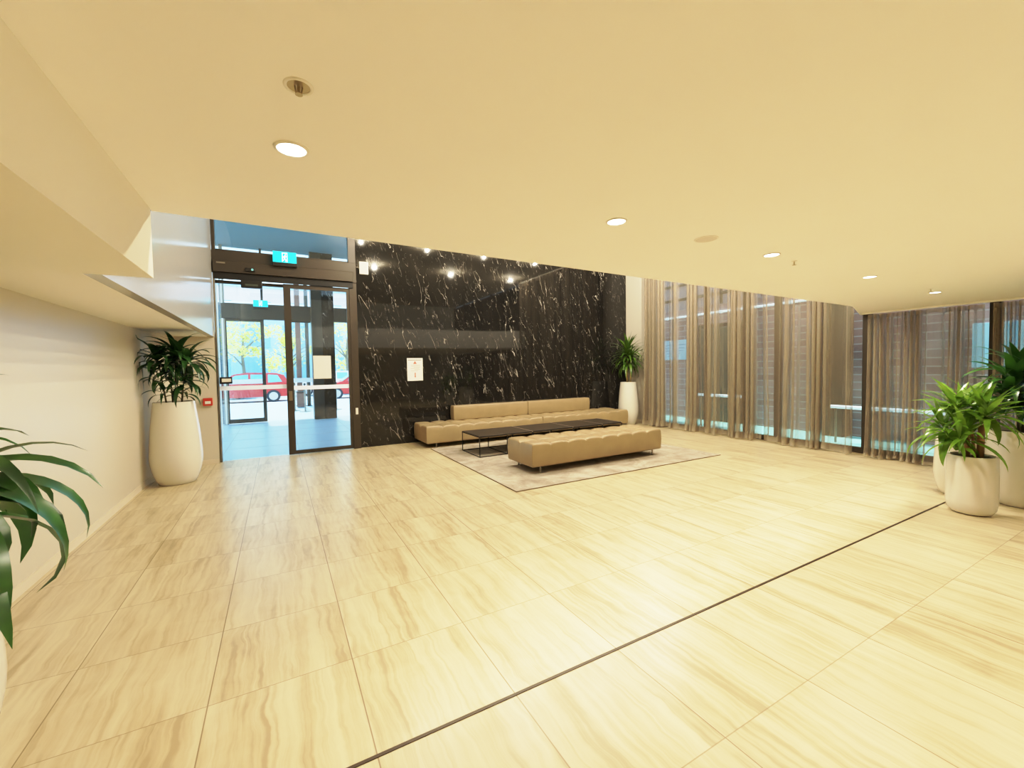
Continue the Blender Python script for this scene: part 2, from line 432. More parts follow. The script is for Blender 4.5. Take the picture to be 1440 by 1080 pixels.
bm = B(); quad(bm, [(-2.2, YF, 0), (XW+0.1, YF, 0), (XW+0.1, YB+0.06, 0), (-2.2, YB+0.06, 0)])
struct(obj('floor', bm, M['floor']))
bm = bbox(-1.55, 8.0, 1.592, 1.608, 0.0, 0.003, 0.001, 1)
struct(obj('trim_1', bm, M['groove']))

# low ceiling slab (its open edge follows the void over the lounge)
edge = [(-0.47, 2.452), (1.302, 2.518), (6.64, 2.716), (8.0, 3.17)]
bm = B()
poly = [(-0.47, YF)] + edge + [(8.0, YF)]
lo = [bm.verts.new((x, y, ZC)) for x, y in poly]; hi = [bm.verts.new((x, y, ZT)) for x, y in poly]
bm.faces.new(lo); bm.faces.new(hi[::-1])
for i in range(len(poly)):
    j = (i+1) % len(poly); bm.faces.new((lo[i], lo[j], hi[j], hi[i]))
struct(obj('ceiling', bm, M['ceil']))
# thin pelmet strip over the low curtains
bm = bbox(7.70, 7.72, YF+0.1, 3.03, 2.155, ZC+0.001, 0.004, 1)
struct(obj('trim_2', bm, M['wallmatt']))

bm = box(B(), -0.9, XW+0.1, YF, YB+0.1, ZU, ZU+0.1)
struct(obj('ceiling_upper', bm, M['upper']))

# left: lower wall with alcove, glossy upper panel, bulkhead
def wall_strip(pts, z0, z1, th, name, mat):
    """vertical wall following plan points; th = offset to the left of travel"""
    bm = B()
    n = len(pts)
    P = [Vector((p[0], p[1], 0)) for p in pts]
    off = []
    for i in range(n):
        d = (P[min(i+1, n-1)] - P[max(i-1, 0)]).normalized()
        off.append(P[i] + Vector((-d.y, d.x, 0)) * th)
    for i in range(n-1):
        a, b, c, d = P[i], P[i+1], off[i+1], off[i]
        for q in ([(a, z0), (b, z0), (b, z1), (a, z1)], [(d, z0), (c, z0), (c, z1), (d, z1)], [(a, z1), (b, z1), (c, z1), (d, z1)]):
            bm.faces.new([bm.verts.new((v.x, v.y, z)) for v, z in q])
    bmesh.ops.remove_doubles(bm, verts=bm.verts[:], dist=1e-5)
    return struct(obj(name, bm, mat))
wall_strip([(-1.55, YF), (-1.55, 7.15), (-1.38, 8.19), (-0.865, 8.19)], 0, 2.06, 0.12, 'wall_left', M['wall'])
wall_strip([(-1.543, YF), (-1.543, 7.14), (-1.373, 8.183), (-0.865, 8.183)], 0, 0.075, 0.012, 'baseboard_left', M['base'])
bm = box(B(), -1.72, -0.87, 2.42, 8.30, 2.03, 2.10)
struct(obj('ceiling_alcove', bm, M['wallmatt']))
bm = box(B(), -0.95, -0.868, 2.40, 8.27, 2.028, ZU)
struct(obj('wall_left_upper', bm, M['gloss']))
bm = box(B(), -1.72, -0.468, YF, 2.42, 1.876, ZT)
struct(obj('wall_left_bulkhead', bm, M['wallmatt']))
bm = box(B(), -0.95, -0.868, YF, 2.40, ZT, ZU)
struct(obj('wall_left_gallery', bm, M['wallmatt']))
bm = box(B(), -1.72, XW+0.1, YF-0.1, YF, 0, ZU)
struct(obj('wall_front', bm, M['wallmatt']))

# back wall: polished black marble
bm = box(B(), 1.32, 8.05, YB, YB+0.12, 0, ZU)
struct(obj('wall_back', bm, M['marble']))
# right return wall (white) then the glazing
bm = box(B(), XW, XW+0.15, 7.42, YB+0.12, 0, ZU)
struct(obj('wall_right', bm, pm('cream_return_paint', (0.60, 0.55, 0.47), 0.5, vary=0.02)))
bm = bbox(8.038, XW, 7.45, YB-0.002, 0.0, 0.08, 0.003, 1)
struct(obj('baseboard_right', bm, M['base']))

# ------------------------------------------------------------------ entrance
W_X0, W_X1 = -0.868, 1.32
# heavy header above the doors, transom frame
r = struct(obj('trim_3', bbox(W_X0, W_X1, YB-0.06, YB+0.10, 3.06, 3.42, 0.006, 1), M['bronze']))
obj('track_cover', bbox(W_X0+0.02, W_X1-0.06, YB-0.12, YB-0.061, 3.07, 3.25, 0.006, 1), M['bronze'], r)
obj('head_rail', bbox(W_X0+0.02, W_X1-0.06, YB-0.075, YB-0.061, 2.96, 3.069, 0.004, 1), M['black'], r)
struct(obj('trim_4', bbox(W_X0+0.001, W_X0+0.05, YB-0.03, YB+0.08, 3.42, ZU, 0.003, 1), M['bronze']))
struct(obj('trim_5', bbox(1.19, W_X1, YB-0.05, YB+0.08, 0, 3.06, 0.004, 1), M['bronze']))
struct(obj('trim_6', bbox(1.19, W_X1, YB-0.03, YB+0.08, 3.42, ZU, 0.004, 1), M['bronze']))
struct(obj('trim_7', bbox(W_X0+0.001, W_X0+0.03, YB-0.03, YB+0.08, 0, 3.06, 0.003, 1), M['steel']))
w = struct(obj('window_1', bbox(W_X0+0.05, 1.19, YB+0.02, YB+0.05, 3.42, 3.46, 0.003, 1), M['bronze']))
obj('pane', box(B(), W_X0+0.05, 1.19, YB+0.03, YB+0.038, 3.46, ZU), M['tglass'], w)

# front leaves: framed right leaf and frameless left leaf
def leaf(name, x0, x1, y, frame=True, z1=2.96, stripe=(1.135, 1.205), lb=0.075, sw=(0.11, 0.05)):
    bm = B()
    if frame:
        for a in ((x0, x0+sw[0], 0.012, z1), (x1-sw[1], x1, 0.012, z1), (x0+sw[0], x1-sw[1], 0.012, lb), (x0+sw[0], x1-sw[1], z1-0.07, z1)):
            box(bm, a[0], a[1], y-0.025, y+0.025, a[2], a[3])
        gx0, gx1, gz0 = x0+sw[0], x1-sw[1], lb
    else:
        box(bm, x0, x1, y-0.02, y+0.02, z1-0.05, z1)
        gx0, gx1, gz0 = x0, x1, 0.015
    d = struct(obj(name, bm, M['bronze']))
    obj('pane', box(B(), gx0, gx1, y-0.005, y+0.005, gz0, z1-0.05), M['glass'], d)
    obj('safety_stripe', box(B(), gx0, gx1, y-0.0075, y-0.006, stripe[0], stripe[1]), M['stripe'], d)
    return d
d1 = leaf('door_1', 0.125, 1.19, YB-0.015)
obj('pull_handle', bbox(0.15, 0.21, YB-0.062, YB-0.041, 0.95, 1.12, 0.006, 1), M['steel'], d1)
d2 = leaf('door_2', W_X0+0.03, 0.13, YB+0.045, frame=False, stripe=(1.165, 1.235))

# exit sign mounted on the front header
def exit_sign(label, x, y, z, w, h, group):
    t = thing('exit_sign', label, 'exit sign', (x, y, z), 0, group)
    obj('housing', bbox(-w*0.52, w*0.52, -0.03, 0.03, -h*0.32, 0.004, 0.004, 1), M['black'], t)
    obj('sign_panel', bbox(-w/2, w/2, -0.012, 0.012, 0.004, h, 0.003, 1), M['exit'], t)
    bm = B()
    yy = -0.0132
    s = h
    def q(pts): quad(bm, [(px*s, yy, pz*s) for px, pz in pts])
    # doorway outline
    q([(-0.21, 0.10), (-0.17, 0.10), (-0.17, 0.90), (-0.21, 0.90)])
    q([(-0.21, 0.86), (0.21, 0.86), (0.21, 0.90), (-0.21, 0.90)])
    q([(0.17, 0.10), (0.21, 0.10), (0.21, 0.90), (0.17, 0.90)])
    # running figure
    q([(0.02, 0.70), (0.09, 0.70), (0.09, 0.79), (0.02, 0.79)])
    q([(-0.05, 0.42), (0.03, 0.40), (0.07, 0.66), (-0.02, 0.67)])
    q([(0.04, 0.60), (0.15, 0.52), (0.16, 0.56), (0.05, 0.66)])
    q([(-0.02, 0.64), (-0.12, 0.56), (-0.13, 0.46), (-0.10, 0.46), (-0.08, 0.53), (0.0, 0.58)])
    q([(-0.04, 0.42), (0.03, 0.41), (0.12, 0.28), (0.10, 0.13), (0.05, 0.13), (0.06, 0.26)])
    q([(-0.05, 0.43), (0.0, 0.41), (-0.06, 0.24), (-0.15, 0.17), (-0.16, 0.22), (-0.09, 0.28)])
    obj('pictogram', bm, M['exitw'], t)
    return t
exit_sign('green exit sign with running figure above the front sliding doors', 0.165, YB-0.16, 3.285, 0.35, 0.185, None)

# sensor heads, labels and small fittings on the entrance
t = thing('motion_detector', 'small black motion sensor on the bronze header left of the exit sign', 'sensor', (-0.34, YB-0.121, 3.13))
obj('body', bbox(-0.07, 0.07, -0.035, 0, -0.028, 0.028, 0.008, 2), M['black'], t)
obj('lens', cyl(B(), (0.03, -0.045, 0), (0.03, -0.034, 0), 0.018, seg=12), M['carglass'], t)
t = thing('door_operator_box', 'black operator box hanging under the header over the left door leaf', 'sensor', (-0.33, YB-0.10, 2.80))
obj('body', bbox(-0.15, 0.15, -0.03, 0.05, 0.04, 0.16, 0.008, 2), M['black'], t)
obj('sensor_window', bbox(-0.09, 0.09, -0.033, -0.029, 0.07, 0.10, 0.001, 1), M['servicedoor'], t)
tag(obj('door_label', bbox(1.165, 1.285, -0.004, 0, 3.00, 3.04, 0.001, 1), M['white'], None, (0, YB-0.051, 0.09)), 'small white label at the right end of the door header', 'label')  # plain label on the door header, not a sign
tag(obj('door_label', bbox(-0.80, -0.68, -0.004, 0, 3.20, 3.225, 0.001, 1), M['steel'], None, (0, YB-0.121, 0)), 'thin tan label at the left end of the door header', 'label')
t = thing('light_switch', 'small white switch plate on the bronze frame right of the door', 'switch', (1.26, YB-0.051, 0.70))
obj('plate', bbox(-0.022, 0.022, -0.008, 0, -0.06, 0.06, 0.003, 1), M['white'], t)
obj('rocker', bbox(-0.010, 0.010, -0.012, -0.0075, -0.025, 0.025, 0.002, 1), M['paper'], t)
t = thing('access_reader', 'dark access reader box with white face beside the left door edge', 'access reader', (-0.74, YB-0.035, 1.33))  # box taken for an access reader, function not known
obj('body', bbox(-0.085, 0.085, -0.05, 0.0, -0.055, 0.055, 0.008, 2), M['black'], t)
obj('face_plate', bbox(-0.055, 0.07, -0.054, -0.049, -0.025, 0.03, 0.002, 1), M['white'], t)
t = thing('fire_call_point', 'red fire call point box on the cream wall beside the alcove plant', 'call point', (-0.985, 8.183, 1.0))
obj('body', bbox(-0.062, 0.062, -0.045, 0, -0.06, 0.06, 0.006, 2), M['red'], t)
obj('glass_panel', bbox(-0.035, 0.04, -0.048, -0.044, -0.032, 0.012, 0.001, 1), M['white'], t)
t = thing('wall_speaker', 'small white framed square wall unit high on the marble near the door', 'wall unit', (1.465, YB, 3.36))
obj('frame', bbox(-0.08, 0.08, -0.03, 0, -0.115, 0.115, 0.005, 1), M['white'], t)
obj('front_panel', bbox(-0.062, 0.062, -0.034, -0.029, -0.095, 0.095, 0.002, 1), M['speaker'], t)
# paper on the glass door leaf
t = thing('paper_notice', 'blank cream paper sheet taped to the framed glass door leaf', 'notice', (0.70, YB-0.027, 1.525))
obj('sheet', bbox(-0.145, 0.145, 0.0, 0.0025, -0.205, 0.205, 0.0008, 1), M['paper'], t)
bm = B()
for i in range(7):
    box(bm, -0.10, 0.10 - 0.02*(i % 3), -0.0006, -0.0001, 0.13-0.04*i, 0.137-0.04*i)
obj('print', bm, M['white'], t)
# notice on marble
t = thing('wall_notice', 'white notice with red warning triangle and arrow on the black marble', 'notice', (2.39, YB-0.001, 1.455))
obj('sheet', bbox(-0.158, 0.158, -0.003, 0.0, -0.225, 0.225, 0.0008, 1), M['paper'], t)
bm = B()
yy = -0.0036
box(bm, -0.14, 0.13, yy-0.0004, yy, 0.183, 0.193)
obj('header_line', bm, M['darkink'], t)
bm = B()
quad(bm, [(-0.037, yy, 0.11), (0.037, yy, 0.11), (0.0, yy, 0.17)])
obj('warning_triangle', bm, M['pinkred'], t)
bm = B()
for i, (a, bb) in enumerate(((-0.085, 0.10), (-0.08, 0.105), (-0.03, 0.10), (-0.09, 0.09), (-0.01, 0.10), (-0.08, 0.06))):
    z = 0.085 - 0.022*i
    box(bm, a, bb, yy-0.0004, yy, z-0.003, z+0.003)
obj('text_lines', bm, M['ink'], t)
bm = B()
box(bm, -0.010, 0.010, yy-0.0004, yy, -0.135, -0.065)
quad(bm, [(-0.018, yy, -0.135), (0.018, yy, -0.135), (0.0, yy, -0.168)])
obj('down_arrow', bm, M['pinkred'], t)

# ------------------------------------------------------------------ vestibule and second doors
Y2 = 14.3
bm = B(); quad(bm, [(-9, YB+0.06, -0.004), (9.3, YB+0.06, -0.004), (9.3, Y2+0.3, -0.004), (-9, Y2+0.3, -0.004)])
struct(obj('floor_vestibule', bm, M['vest']))
bm = B()
for x in (-0.9, 0.3, 1.5):
    box(bm, x-0.004, x+0.004, YB+0.06, Y2+0.2, -0.004, -0.002)
for y in (9.6, 10.8, 12.0, 13.2):
    box(bm, -1.28, 2.3, y-0.004, y+0.004, -0.004, -0.0022)
struct(obj('trim_8', bm, pm('vestibule_grout', (0.45, 0.47, 0.47), 0.8)))
struct(obj('ceiling_vestibule', box(B(), -1.4, 9.0, YB+0.12, Y2+0.2, 5.02, 5.12), M['teal']))
# left glass side of the vestibule
bm = B()
for y0, y1 in ((8.45, 8.5), (11.3, 11.36), (Y2-0.06, Y2)):
    xx = -0.93 - (y0-8.3)*0.06
    box(bm, xx-0.05, xx, y0, y1, 0, ZU)
w = struct(obj('window_2', bm, M['white']))
bm = B(); quad(bm, [(-0.955, 8.45, 0), (-1.31, Y2, 0), (-1.31, Y2, ZU), (-0.955, 8.45, ZU)])
obj('pane', bm, M['glass'], w)
# second facade
r = struct(obj('trim_9', bbox(-1.32, 2.6, Y2-0.08, Y2+0.12, 2.98, 3.40, 0.006, 1), M['bronze']))
struct(obj('trim_10', bbox(-1.33, -1.25, Y2-0.05, Y2+0.08, 0, 5.02, 0.004, 1), M['steel']))
struct(obj('trim_11', bbox(-0.37, -0.31, Y2-0.03, Y2+0.05, 3.40, 5.02, 0.004, 1), M['bronze']))
w = struct(obj('window_3', bbox(-1.25, 2.5, Y2+0.02, Y2+0.04, 3.40, 3.43, 0.003, 1), M['bronze']))
obj('pane', box(B(), -1.25, 2.5, Y2+0.025, Y2+0.031, 3.43, 5.02), M['glass'], w)
d3 = leaf('door_3', -1.25, -0.31, Y2, z1=2.98, stripe=(1.13, 1.26), lb=0.13, sw=(0.03, 0.09))
d4 = leaf('door_4', 0.30, 0.92, Y2, z1=2.98, frame=False, stripe=(1.13, 1.26))
c = struct(obj('column', bbox(0.93, 1.22, Y2-0.25, Y2+0.2, 0, 5.02, 0.004, 1), M['bronze']))
obj('marble_cladding', bbox(1.221, 1.56, Y2-0.24, Y2+0.2, 0, 5.02, 0.004, 1), M['greymarble'], c)
exit_sign('green exit sign on the second doorway header inside the vestibule', -0.37, Y2-0.13, 3.33, 0.36, 0.19, None)
for o in bpy.data.objects:
    if o.name.startswith('exit_sign'):
        o['group'] = 'exit signs over the doorways'

# ------------------------------------------------------------------ street outside
bm = B(); quad(bm, [(-30, Y2+0.3, -0.02), (30, Y2+0.3, -0.02), (30, 23.2, -0.02), (-30, 23.2, -0.02)])
struct(obj('pavement', bm, M['paving']))
bm = B(); quad(bm, [(-40, 23.2, -0.05), (40, 23.2, -0.05), (40, 44, -0.05), (-40, 44, -0.05)])
struct(obj('road', bm, M['asphalt']))
struct(obj('kerb', bbox(-30, 30, 23.1, 23.3, -0.1, 0.02, 0.01, 1), M['stripe']))

def car(label, paint, loc, rz, wagon=True):
    t = thing('car', label, 'car', loc, rz, 'cars parked along the street')
    L2 = 2.15
    # side profile, front towards -x
    prof = [(-L2, 0.30), (-L2-0.02, 0.55), (-L2+0.05, 0.72), (-1.15, 0.90), (-0.98, 0.94), (-0.98, 0.30)]
    body = [(-2.13, 0.28), (-2.17, 0.45), (-2.12, 0.68), (-1.95, 0.78), (-1.05, 0.93), (2.02, 0.98), (2.12, 0.85), (2.16, 0.45), (2.10, 0.28)]
    bm = B()
    for w0, w1, pr in ((0.86, 0.80, body),):
        a = [bm.verts.new((x, -(w0 if z < 0.8 else w1), z)) for x, z in pr]
        b2 = [bm.verts.new((x, (w0 if z < 0.8 else w1), z)) for x, z in pr]
        bm.faces.new(a); bm.faces.new(b2[::-1])
        for i in range(len(pr)):
            j = (i+1) % len(pr); bm.faces.new((a[i], b2[i], b2[j], a[j]))
    cab = [(-1.05, 0.93), (-0.35, 1.42), (0.2, 1.50), (1.45, 1.46), (1.80, 1.35), (2.04, 0.98)] if wagon else [(-0.95, 0.93), (-0.25, 1.36), (0.2, 1.42), (0.85, 1.38), (1.55, 0.97)]
    def wd(z): return 0.80 - (z-0.93)*0.32
    a = [bm.verts.new((x, -wd(z), z)) for x, z in cab]; b2 = [bm.verts.new((x, wd(z), z)) for x, z in cab]
    bm.faces.new(a); bm.faces.new(b2[::-1])
    for i in range(len(cab)):
        j = (i+1) % len(cab); bm.faces.new((a[i], b2[i], b2[j], a[j]))
    obj('body', bm, paint, t)
    def pane(pts, s):
        bm = B(); quad(bm, [(x, s*(wd(z)+0.012), z) for x, z in pts]); obj('side_window', bm, M['carglass'], t)
    sets = [[(-0.78, 0.99), (-0.28, 1.36), (0.25, 1.40), (0.25, 0.99)], [(0.36, 0.99), (0.36, 1.40), (1.0, 1.39), (1.0, 0.99)]]
    if wagon: sets.append([(1.10, 0.99), (1.10, 1.39), (1.52, 1.36), (1.72, 1.02)])
    for s in (-1, 1):
        for q in sets: pane(q, s)
    bm = B(); quad(bm, [(-1.03, -0.70, 0.97), (-1.03, 0.70, 0.97), (-0.40, 0.60, 1.40), (-0.40, -0.60, 1.40)])
    obj('windscreen', bm, M['carglass'], t)
    for x in (-1.35, 1.32):
        for s in (-1, 1):
            wv = obj('wheel', cyl(B(), (x, s*0.70, 0.31), (x, s*0.885, 0.31), 0.31, seg=20), M['tyre'], t)
            obj('hub_cap', cyl(B(), (x, s*0.886, 0.31), (x, s*0.895, 0.31), 0.20, seg=16), M['rim'], wv)
    for s in (-1, 1):
        obj('tail_light', bbox(2.02, 2.13, s*0.78-0.06, s*0.78+0.06, 0.72, 0.92, 0.01, 1), M['tail'], t)
        obj('head_light', bbox(-2.16, -2.06, s*0.68-0.12, s*0.68+0.12, 0.58, 0.70, 0.01, 1), M['white'], t)
    return t
car('red estate car with silver wheels parked across the street left of the posts', M['carred'], (-1.55, 25.2, -0.05), 0)
car('red car partly behind the marble column, right of the street posts', M['carred'], (4.05, 25.0, -0.05), 0)
car('white car on the far lane behind the red estate car', M['carwhite'], (-3.3, 29.0, -0.02), 0, False)
car('white car with low bonnet on the far lane behind the street posts', M['carwhite'], (2.9, 29.5, -0.02), 0)

def street_tree(x, y, h, seed, label):
    rnd = random.Random(seed)
    t = thing('street_tree', label, 'tree', (x, y, -0.02), 0, 'street trees across the road')
    bm = tube(B(), [(0, 0, 0), (0.05, 0.02, h*0.25), (-0.03, 0, h*0.5), (0.08, 0.05, h*0.75)], [0.13, 0.10, 0.08, 0.05])
    for k in range(7):
        a = rnd.uniform(0, 2*PI); z = h*rnd.uniform(0.35, 0.6)
        tube(bm, [(0, 0, z), (math.cos(a)*0.6, math.sin(a)*0.6, z+0.6), (math.cos(a)*1.3, math.sin(a)*1.3, z+1.0)], [0.05, 0.035, 0.015], 6)
    obj('trunk', bm, M['trunk'], t, smooth=True)
    bm = B()
    blobs = [(rnd.gauss(0, 1.1), rnd.gauss(0, 0.9), h*rnd.uniform(0.38, 0.95), rnd.uniform(0.4, 0.8)) for _ in range(16)]
    for _ in range(1500):
        bx, by, bz, br = rnd.choice(blobs)
        d = Vector((rnd.gauss(0, 1), rnd.gauss(0, 1), rnd.gauss(0, 1))).normalized() * br * rnd.random()**0.4
        p = Vector((bx, by, bz)) + d
        a = Vector((rnd.gauss(0, 1), rnd.gauss(0, 1), rnd.gauss(0, 0.6))).normalized(); b2 = a.orthogonal().normalized()
        s = rnd.uniform(0.06, 0.13)
        quad(bm, [p - a*s, p + b2*s*0.6, p + a*s, p - b2*s*0.6])
    obj('crown', bm, M['street_leaf'], t, recalc=False)
street_tree(-1.9, 31.5, 5.1, 3, 'yellow green street tree seen through the left door leaf')
street_tree(1.0, 37.0, 5.0, 5, 'yellow green street tree behind the two street posts')
street_tree(4.3, 31.8, 5.0, 8, 'yellow green street tree right of the marble column')

# far facades
b1 = thing('street_building', 'pale blue office building across the road beyond the trees', 'building', (0, 43, 0))
obj('wall', box(B(), -16, 16, 0, 4, -0.05, 7.2), M['bld'], b1)
for k in range(10):
    x = -13.5 + k*3
    for z in (0.8, 3.6):
        f = obj('window', bbox(x-1.0, x+1.0, -0.06, 0.02, z, z+2.0, 0.02, 1), M['bldglass'], b1)
obj('cornice', bbox(-16.2, 16.2, -0.3, 0.2, 7.2, 7.5, 0.03, 1), M['carwhite'], b1)
b2 = thing('street_building', 'pale pink building rising behind the blue office building', 'building', (0, 52, 0))
obj('wall', box(B(), -22, 22, 0, 5, 0, 10.3), M['bldpink'], b2)
obj('roof_edge', bbox(-22.3, 22.3, -0.5, 0.3, 10.3, 10.7, 0.05, 1), M['bld'], b2)
for k in range(12):
    obj('window', bbox(-19.5 + k*3.5, -17.9 + k*3.5, -0.06, 0.02, 8.0, 8.9, 0.02, 1), M['bldglass'], b2)

# posts, planter and stanchions on the pavement
t = thing('street_post', 'rusty brown square street post beyond the vestibule, beside the dark post', 'post', (0.80, 20.3, -0.02))
obj('shaft', bbox(-0.10, 0.10, -0.10, 0.10, 0.03, 6.0, 0.01, 1), M['postbrown'], t)
obj('base_plate', bbox(-0.16, 0.16, -0.16, 0.16, 0, 0.03, 0.004, 1), M['black'], t)
t = thing('street_post', 'dark slim street post right of the rusty brown post', 'post', (1.13, 20.0, -0.02))
obj('shaft', cyl(B(), (0, 0, 0.03), (0, 0, 6.0), 0.075, seg=14), M['bronze'], t, smooth='auto')
obj('base_plate', cyl(B(), (0, 0, 0), (0, 0, 0.03), 0.13, seg=16), M['black'], t)
t = thing('planter_box', 'low brown planter box at the foot of the street posts', 'planter', (0.80, 19.4, -0.02))
obj('box', bbox(-0.16, 0.16, -0.2, 0.2, 0.03, 0.62, 0.01, 1), M['postbrown'], t)
obj('rim', bbox(-0.18, 0.18, -0.22, 0.22, 0.62, 0.66, 0.008, 1), M['bronze'], t)
def stanchion(x, y, label):
    t = thing('stanchion', label, 'stanchion', (x, y, -0.02), 0, 'stanchions on the pavement outside')
    obj('base', lathe(B(), [(0.20, 0), (0.20, 0.015), (0.05, 0.035), (0.03, 0.05)], 24, True, True), M['steel'], t, smooth='auto')
    obj('pole', cyl(B(), (0, 0, 0.045), (0, 0, 0.98), 0.028, seg=12), M['steel'], t, smooth='auto')
    obj('cap', lathe(B(), [(0.028, 0.98), (0.04, 0.985), (0.04, 1.03), (0.02, 1.05)], 16, True, True), M['black'], t, smooth='auto')
stanchion(0.52, 17.9, 'leftmost slim steel stanchion, in front of the brown planter box')
stanchion(0.84, 17.3, 'slim steel stanchion just left of the marble column')
stanchion(1.92, 17.4, 'slim steel stanchion right of the marble column')

# ------------------------------------------------------------------ glazing on the right
WX = XW + 0.03
bounds = [7.42, 5.93, 5.05, 4.45, 3.10, 1.75, 0.3, -1.2, -2.7, YF]
for i, (a, b0) in enumerate(zip(bounds, bounds[1:])):
    zt = ZU
    bm = B()
    box(bm, WX-0.04, WX+0.04, b0, a, 0, 0.09)
    box(bm, WX-0.04, WX+0.04, b0, b0+0.05, 0.09, zt)
    box(bm, WX-0.04, WX+0.04, a-0.05, a, 0.09, zt)
    if a > 3.2:
        box(bm, WX-0.03, WX+0.03, b0+0.05, a-0.05, zt-0.08, zt)
    else:
        box(bm, WX-0.03, WX+0.03, b0+0.05, a-0.05, 2.5, 2.6)
    w = struct(obj('window_%d' % (i+4), bm, M['bronze']))
    obj('pane', box(B(), WX-0.004, WX+0.004, b0+0.05, a-0.05, 0.09, zt-0.05), M['wglass'], w)

def curtain(label, y0, y1, z0, z1, x, seed, folds, dense=0.0, group=None):
    rnd = random.Random(seed)
    bm = B()
    lay = bm.verts.layers.float.new('weave')
    N = int(folds*22); K = 30
    ph = [rnd.uniform(0, 2*PI) for _ in range(6)]
    Ln = abs(y1-y0); sg = 1 if y1 > y0 else -1
    pitch = Ln/folds
    grid = []
    for k in range(K+1):
        s = k/K                       # 0 top, 1 bottom
        row = []
        for i in range(N+1):
            t = i/N
            w = 2*PI*(folds*t + 0.55*math.sin(2*PI*1.3*t+ph[0]) + 0.35*math.sin(2*PI*2.9*t+ph[1]) + 0.10*s*math.sin(2*PI*4.3*t+ph[5]))
            dens = 1 + (0.55*1.3*math.cos(2*PI*1.3*t+ph[0]) + 0.35*2.9*math.cos(2*PI*2.9*t+ph[1]))*2*PI/folds
            dens = max(0.15, min(2.2, dens + dense))
            A = (0.030 + 0.028*min(1.4, dens))*(0.75+0.45*s*s)
            A *= 1 + 0.3*math.sin(2*PI*3.1*t+ph[2])
            yy = t*Ln + 0.20*pitch*min(1.3, dens)*math.sin(2*w)*0.5 + 0.03*s*s*math.sin(2*PI*2.3*t+ph[3])
            xx = x + A*math.cos(w) + 0.05*s*s*math.sin(2*PI*1.7*t+ph[4])
            if s > 0.93:
                xx -= (s-0.93)*0.7*(0.5+0.5*math.sin(w*0.5+ph[2]))
            z = z1 + (z0-z1)*s + (0.012*math.sin(w*0.7+ph[1]) + 0.012 if k == K else 0)
            v = bm.verts.new((min(xx, 8.0), y0 + sg*yy, z))
            op = 0.16 + 0.14*dens + 0.30*abs(math.sin(w))**2*min(1.0, dens)
            if k == K: op = max(op, 0.8)
            if s < 0.02: op = max(op, 0.8)
            v[lay] = max(0.24, min(0.95, op))
            row.append(v)
        grid.append(row)
    for k in range(K):
        for i in range(N):
            bm.faces.new((grid[k][i], grid[k][i+1], grid[k+1][i+1], grid[k+1][i]))
    o = obj('curtain', bm, M['curtain'], smooth=True, recalc=False)
    tag(o, label, 'curtain', group)
    return o
CG = 'sheer curtains along the window wall'
curtain('bunched sheer taupe curtain at the far end beside the white wall return', 7.42, 7.05, 0.012, 4.5, 7.83, 1, 5, 1.0, CG)
curtain('tall sheer taupe curtain over the second far bay with the blue sign behind', 7.04, 5.72, 0.012, 4.5, 7.83, 2, 8, 0, CG)
curtain('tall sheer taupe curtain over the dark outside doorway, left of middle', 5.70, 4.62, 0.012, 4.5, 7.83, 3, 8, 0.25, CG)
curtain('tall sheer taupe curtain over brick, left of the ceiling step', 4.60, 3.17, 0.012, 4.5, 7.83, 4, 9, 0.05, CG)
curtain('short sheer taupe curtain under the low ceiling beside the ceiling step', 3.00, 1.78, 0.012, 2.15, 7.83, 5, 12, 0.15, CG)
curtain('short sheer taupe curtain under the low ceiling behind the potted palms', 1.72, 0.10, 0.012, 2.15, 7.83, 6, 15, 0.1, CG)
tag(obj('curtain_track', bbox(7.80, 7.86, 3.30, 7.42, 4.5, 4.54, 0.005, 1), M['white']), 'white curtain track high over the tall sheer curtains', 'curtain track')

# lane outside the windows
bm = B(); quad(bm, [(XW+0.14, -6, -0.03), (12.5, -6, -0.03), (12.5, 12, -0.03), (XW+0.14, 12, -0.03)])
struct(obj('ground', bm, M['aqua']))
BX = 10.0
bm = box(B(), BX, BX+0.2, -6, 11, -0.03, 5.0)
br = struct(obj('wall_outside', bm, M['brick']))
def rail(label, x, y0, y1, z):
    t = thing('handrail', label, 'handrail', (x, 0, 0), 0, 'handrails in the lane outside')
    obj('rail', cyl(B(), (0, y0, z), (0, y1, z), 0.032, seg=10), M['pipe'], t, smooth='auto')
    for y in (y0+0.08, y1-0.08):
        obj('post', cyl(B(), (0, y, -0.03), (0, y, z-0.02), 0.02, seg=8), M['steel'], t, smooth='auto')
rail('pale horizontal handrail outside, seen through the short curtain beside the ceiling step', 9.0, 2.35, 4.0, 0.63)
rail('pale horizontal handrail in front of the dark green service door outside', 9.0, 5.75, 6.85, 0.72)
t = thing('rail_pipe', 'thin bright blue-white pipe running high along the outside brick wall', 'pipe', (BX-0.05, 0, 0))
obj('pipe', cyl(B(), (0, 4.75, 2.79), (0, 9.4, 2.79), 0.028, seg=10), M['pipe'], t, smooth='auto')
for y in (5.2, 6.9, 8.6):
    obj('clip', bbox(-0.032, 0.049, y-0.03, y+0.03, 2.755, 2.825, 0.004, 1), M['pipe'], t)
t = thing('wall_sign', 'pale blue rectangular sign on the brick wall outside', 'sign', (BX-0.001, 8.38, 1.86))
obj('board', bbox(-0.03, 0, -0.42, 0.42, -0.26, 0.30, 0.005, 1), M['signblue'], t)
bm = B()
for k, (a, b0) in enumerate(((-0.34, 0.34), (-0.30, 0.30), (-0.22, 0.24), (-0.15, 0.18))):
    box(bm, -0.032, -0.0305, a, b0, 0.06-0.075*k, 0.085-0.075*k)
box(bm, -0.032, -0.0305, -0.40, 0.40, 0.15, 0.175)
obj('print', bm, M['bldglass'], t)
t = thing('service_door', 'dark green recessed door in the outside brick wall', 'door', (BX-0.001, 6.95, 0))
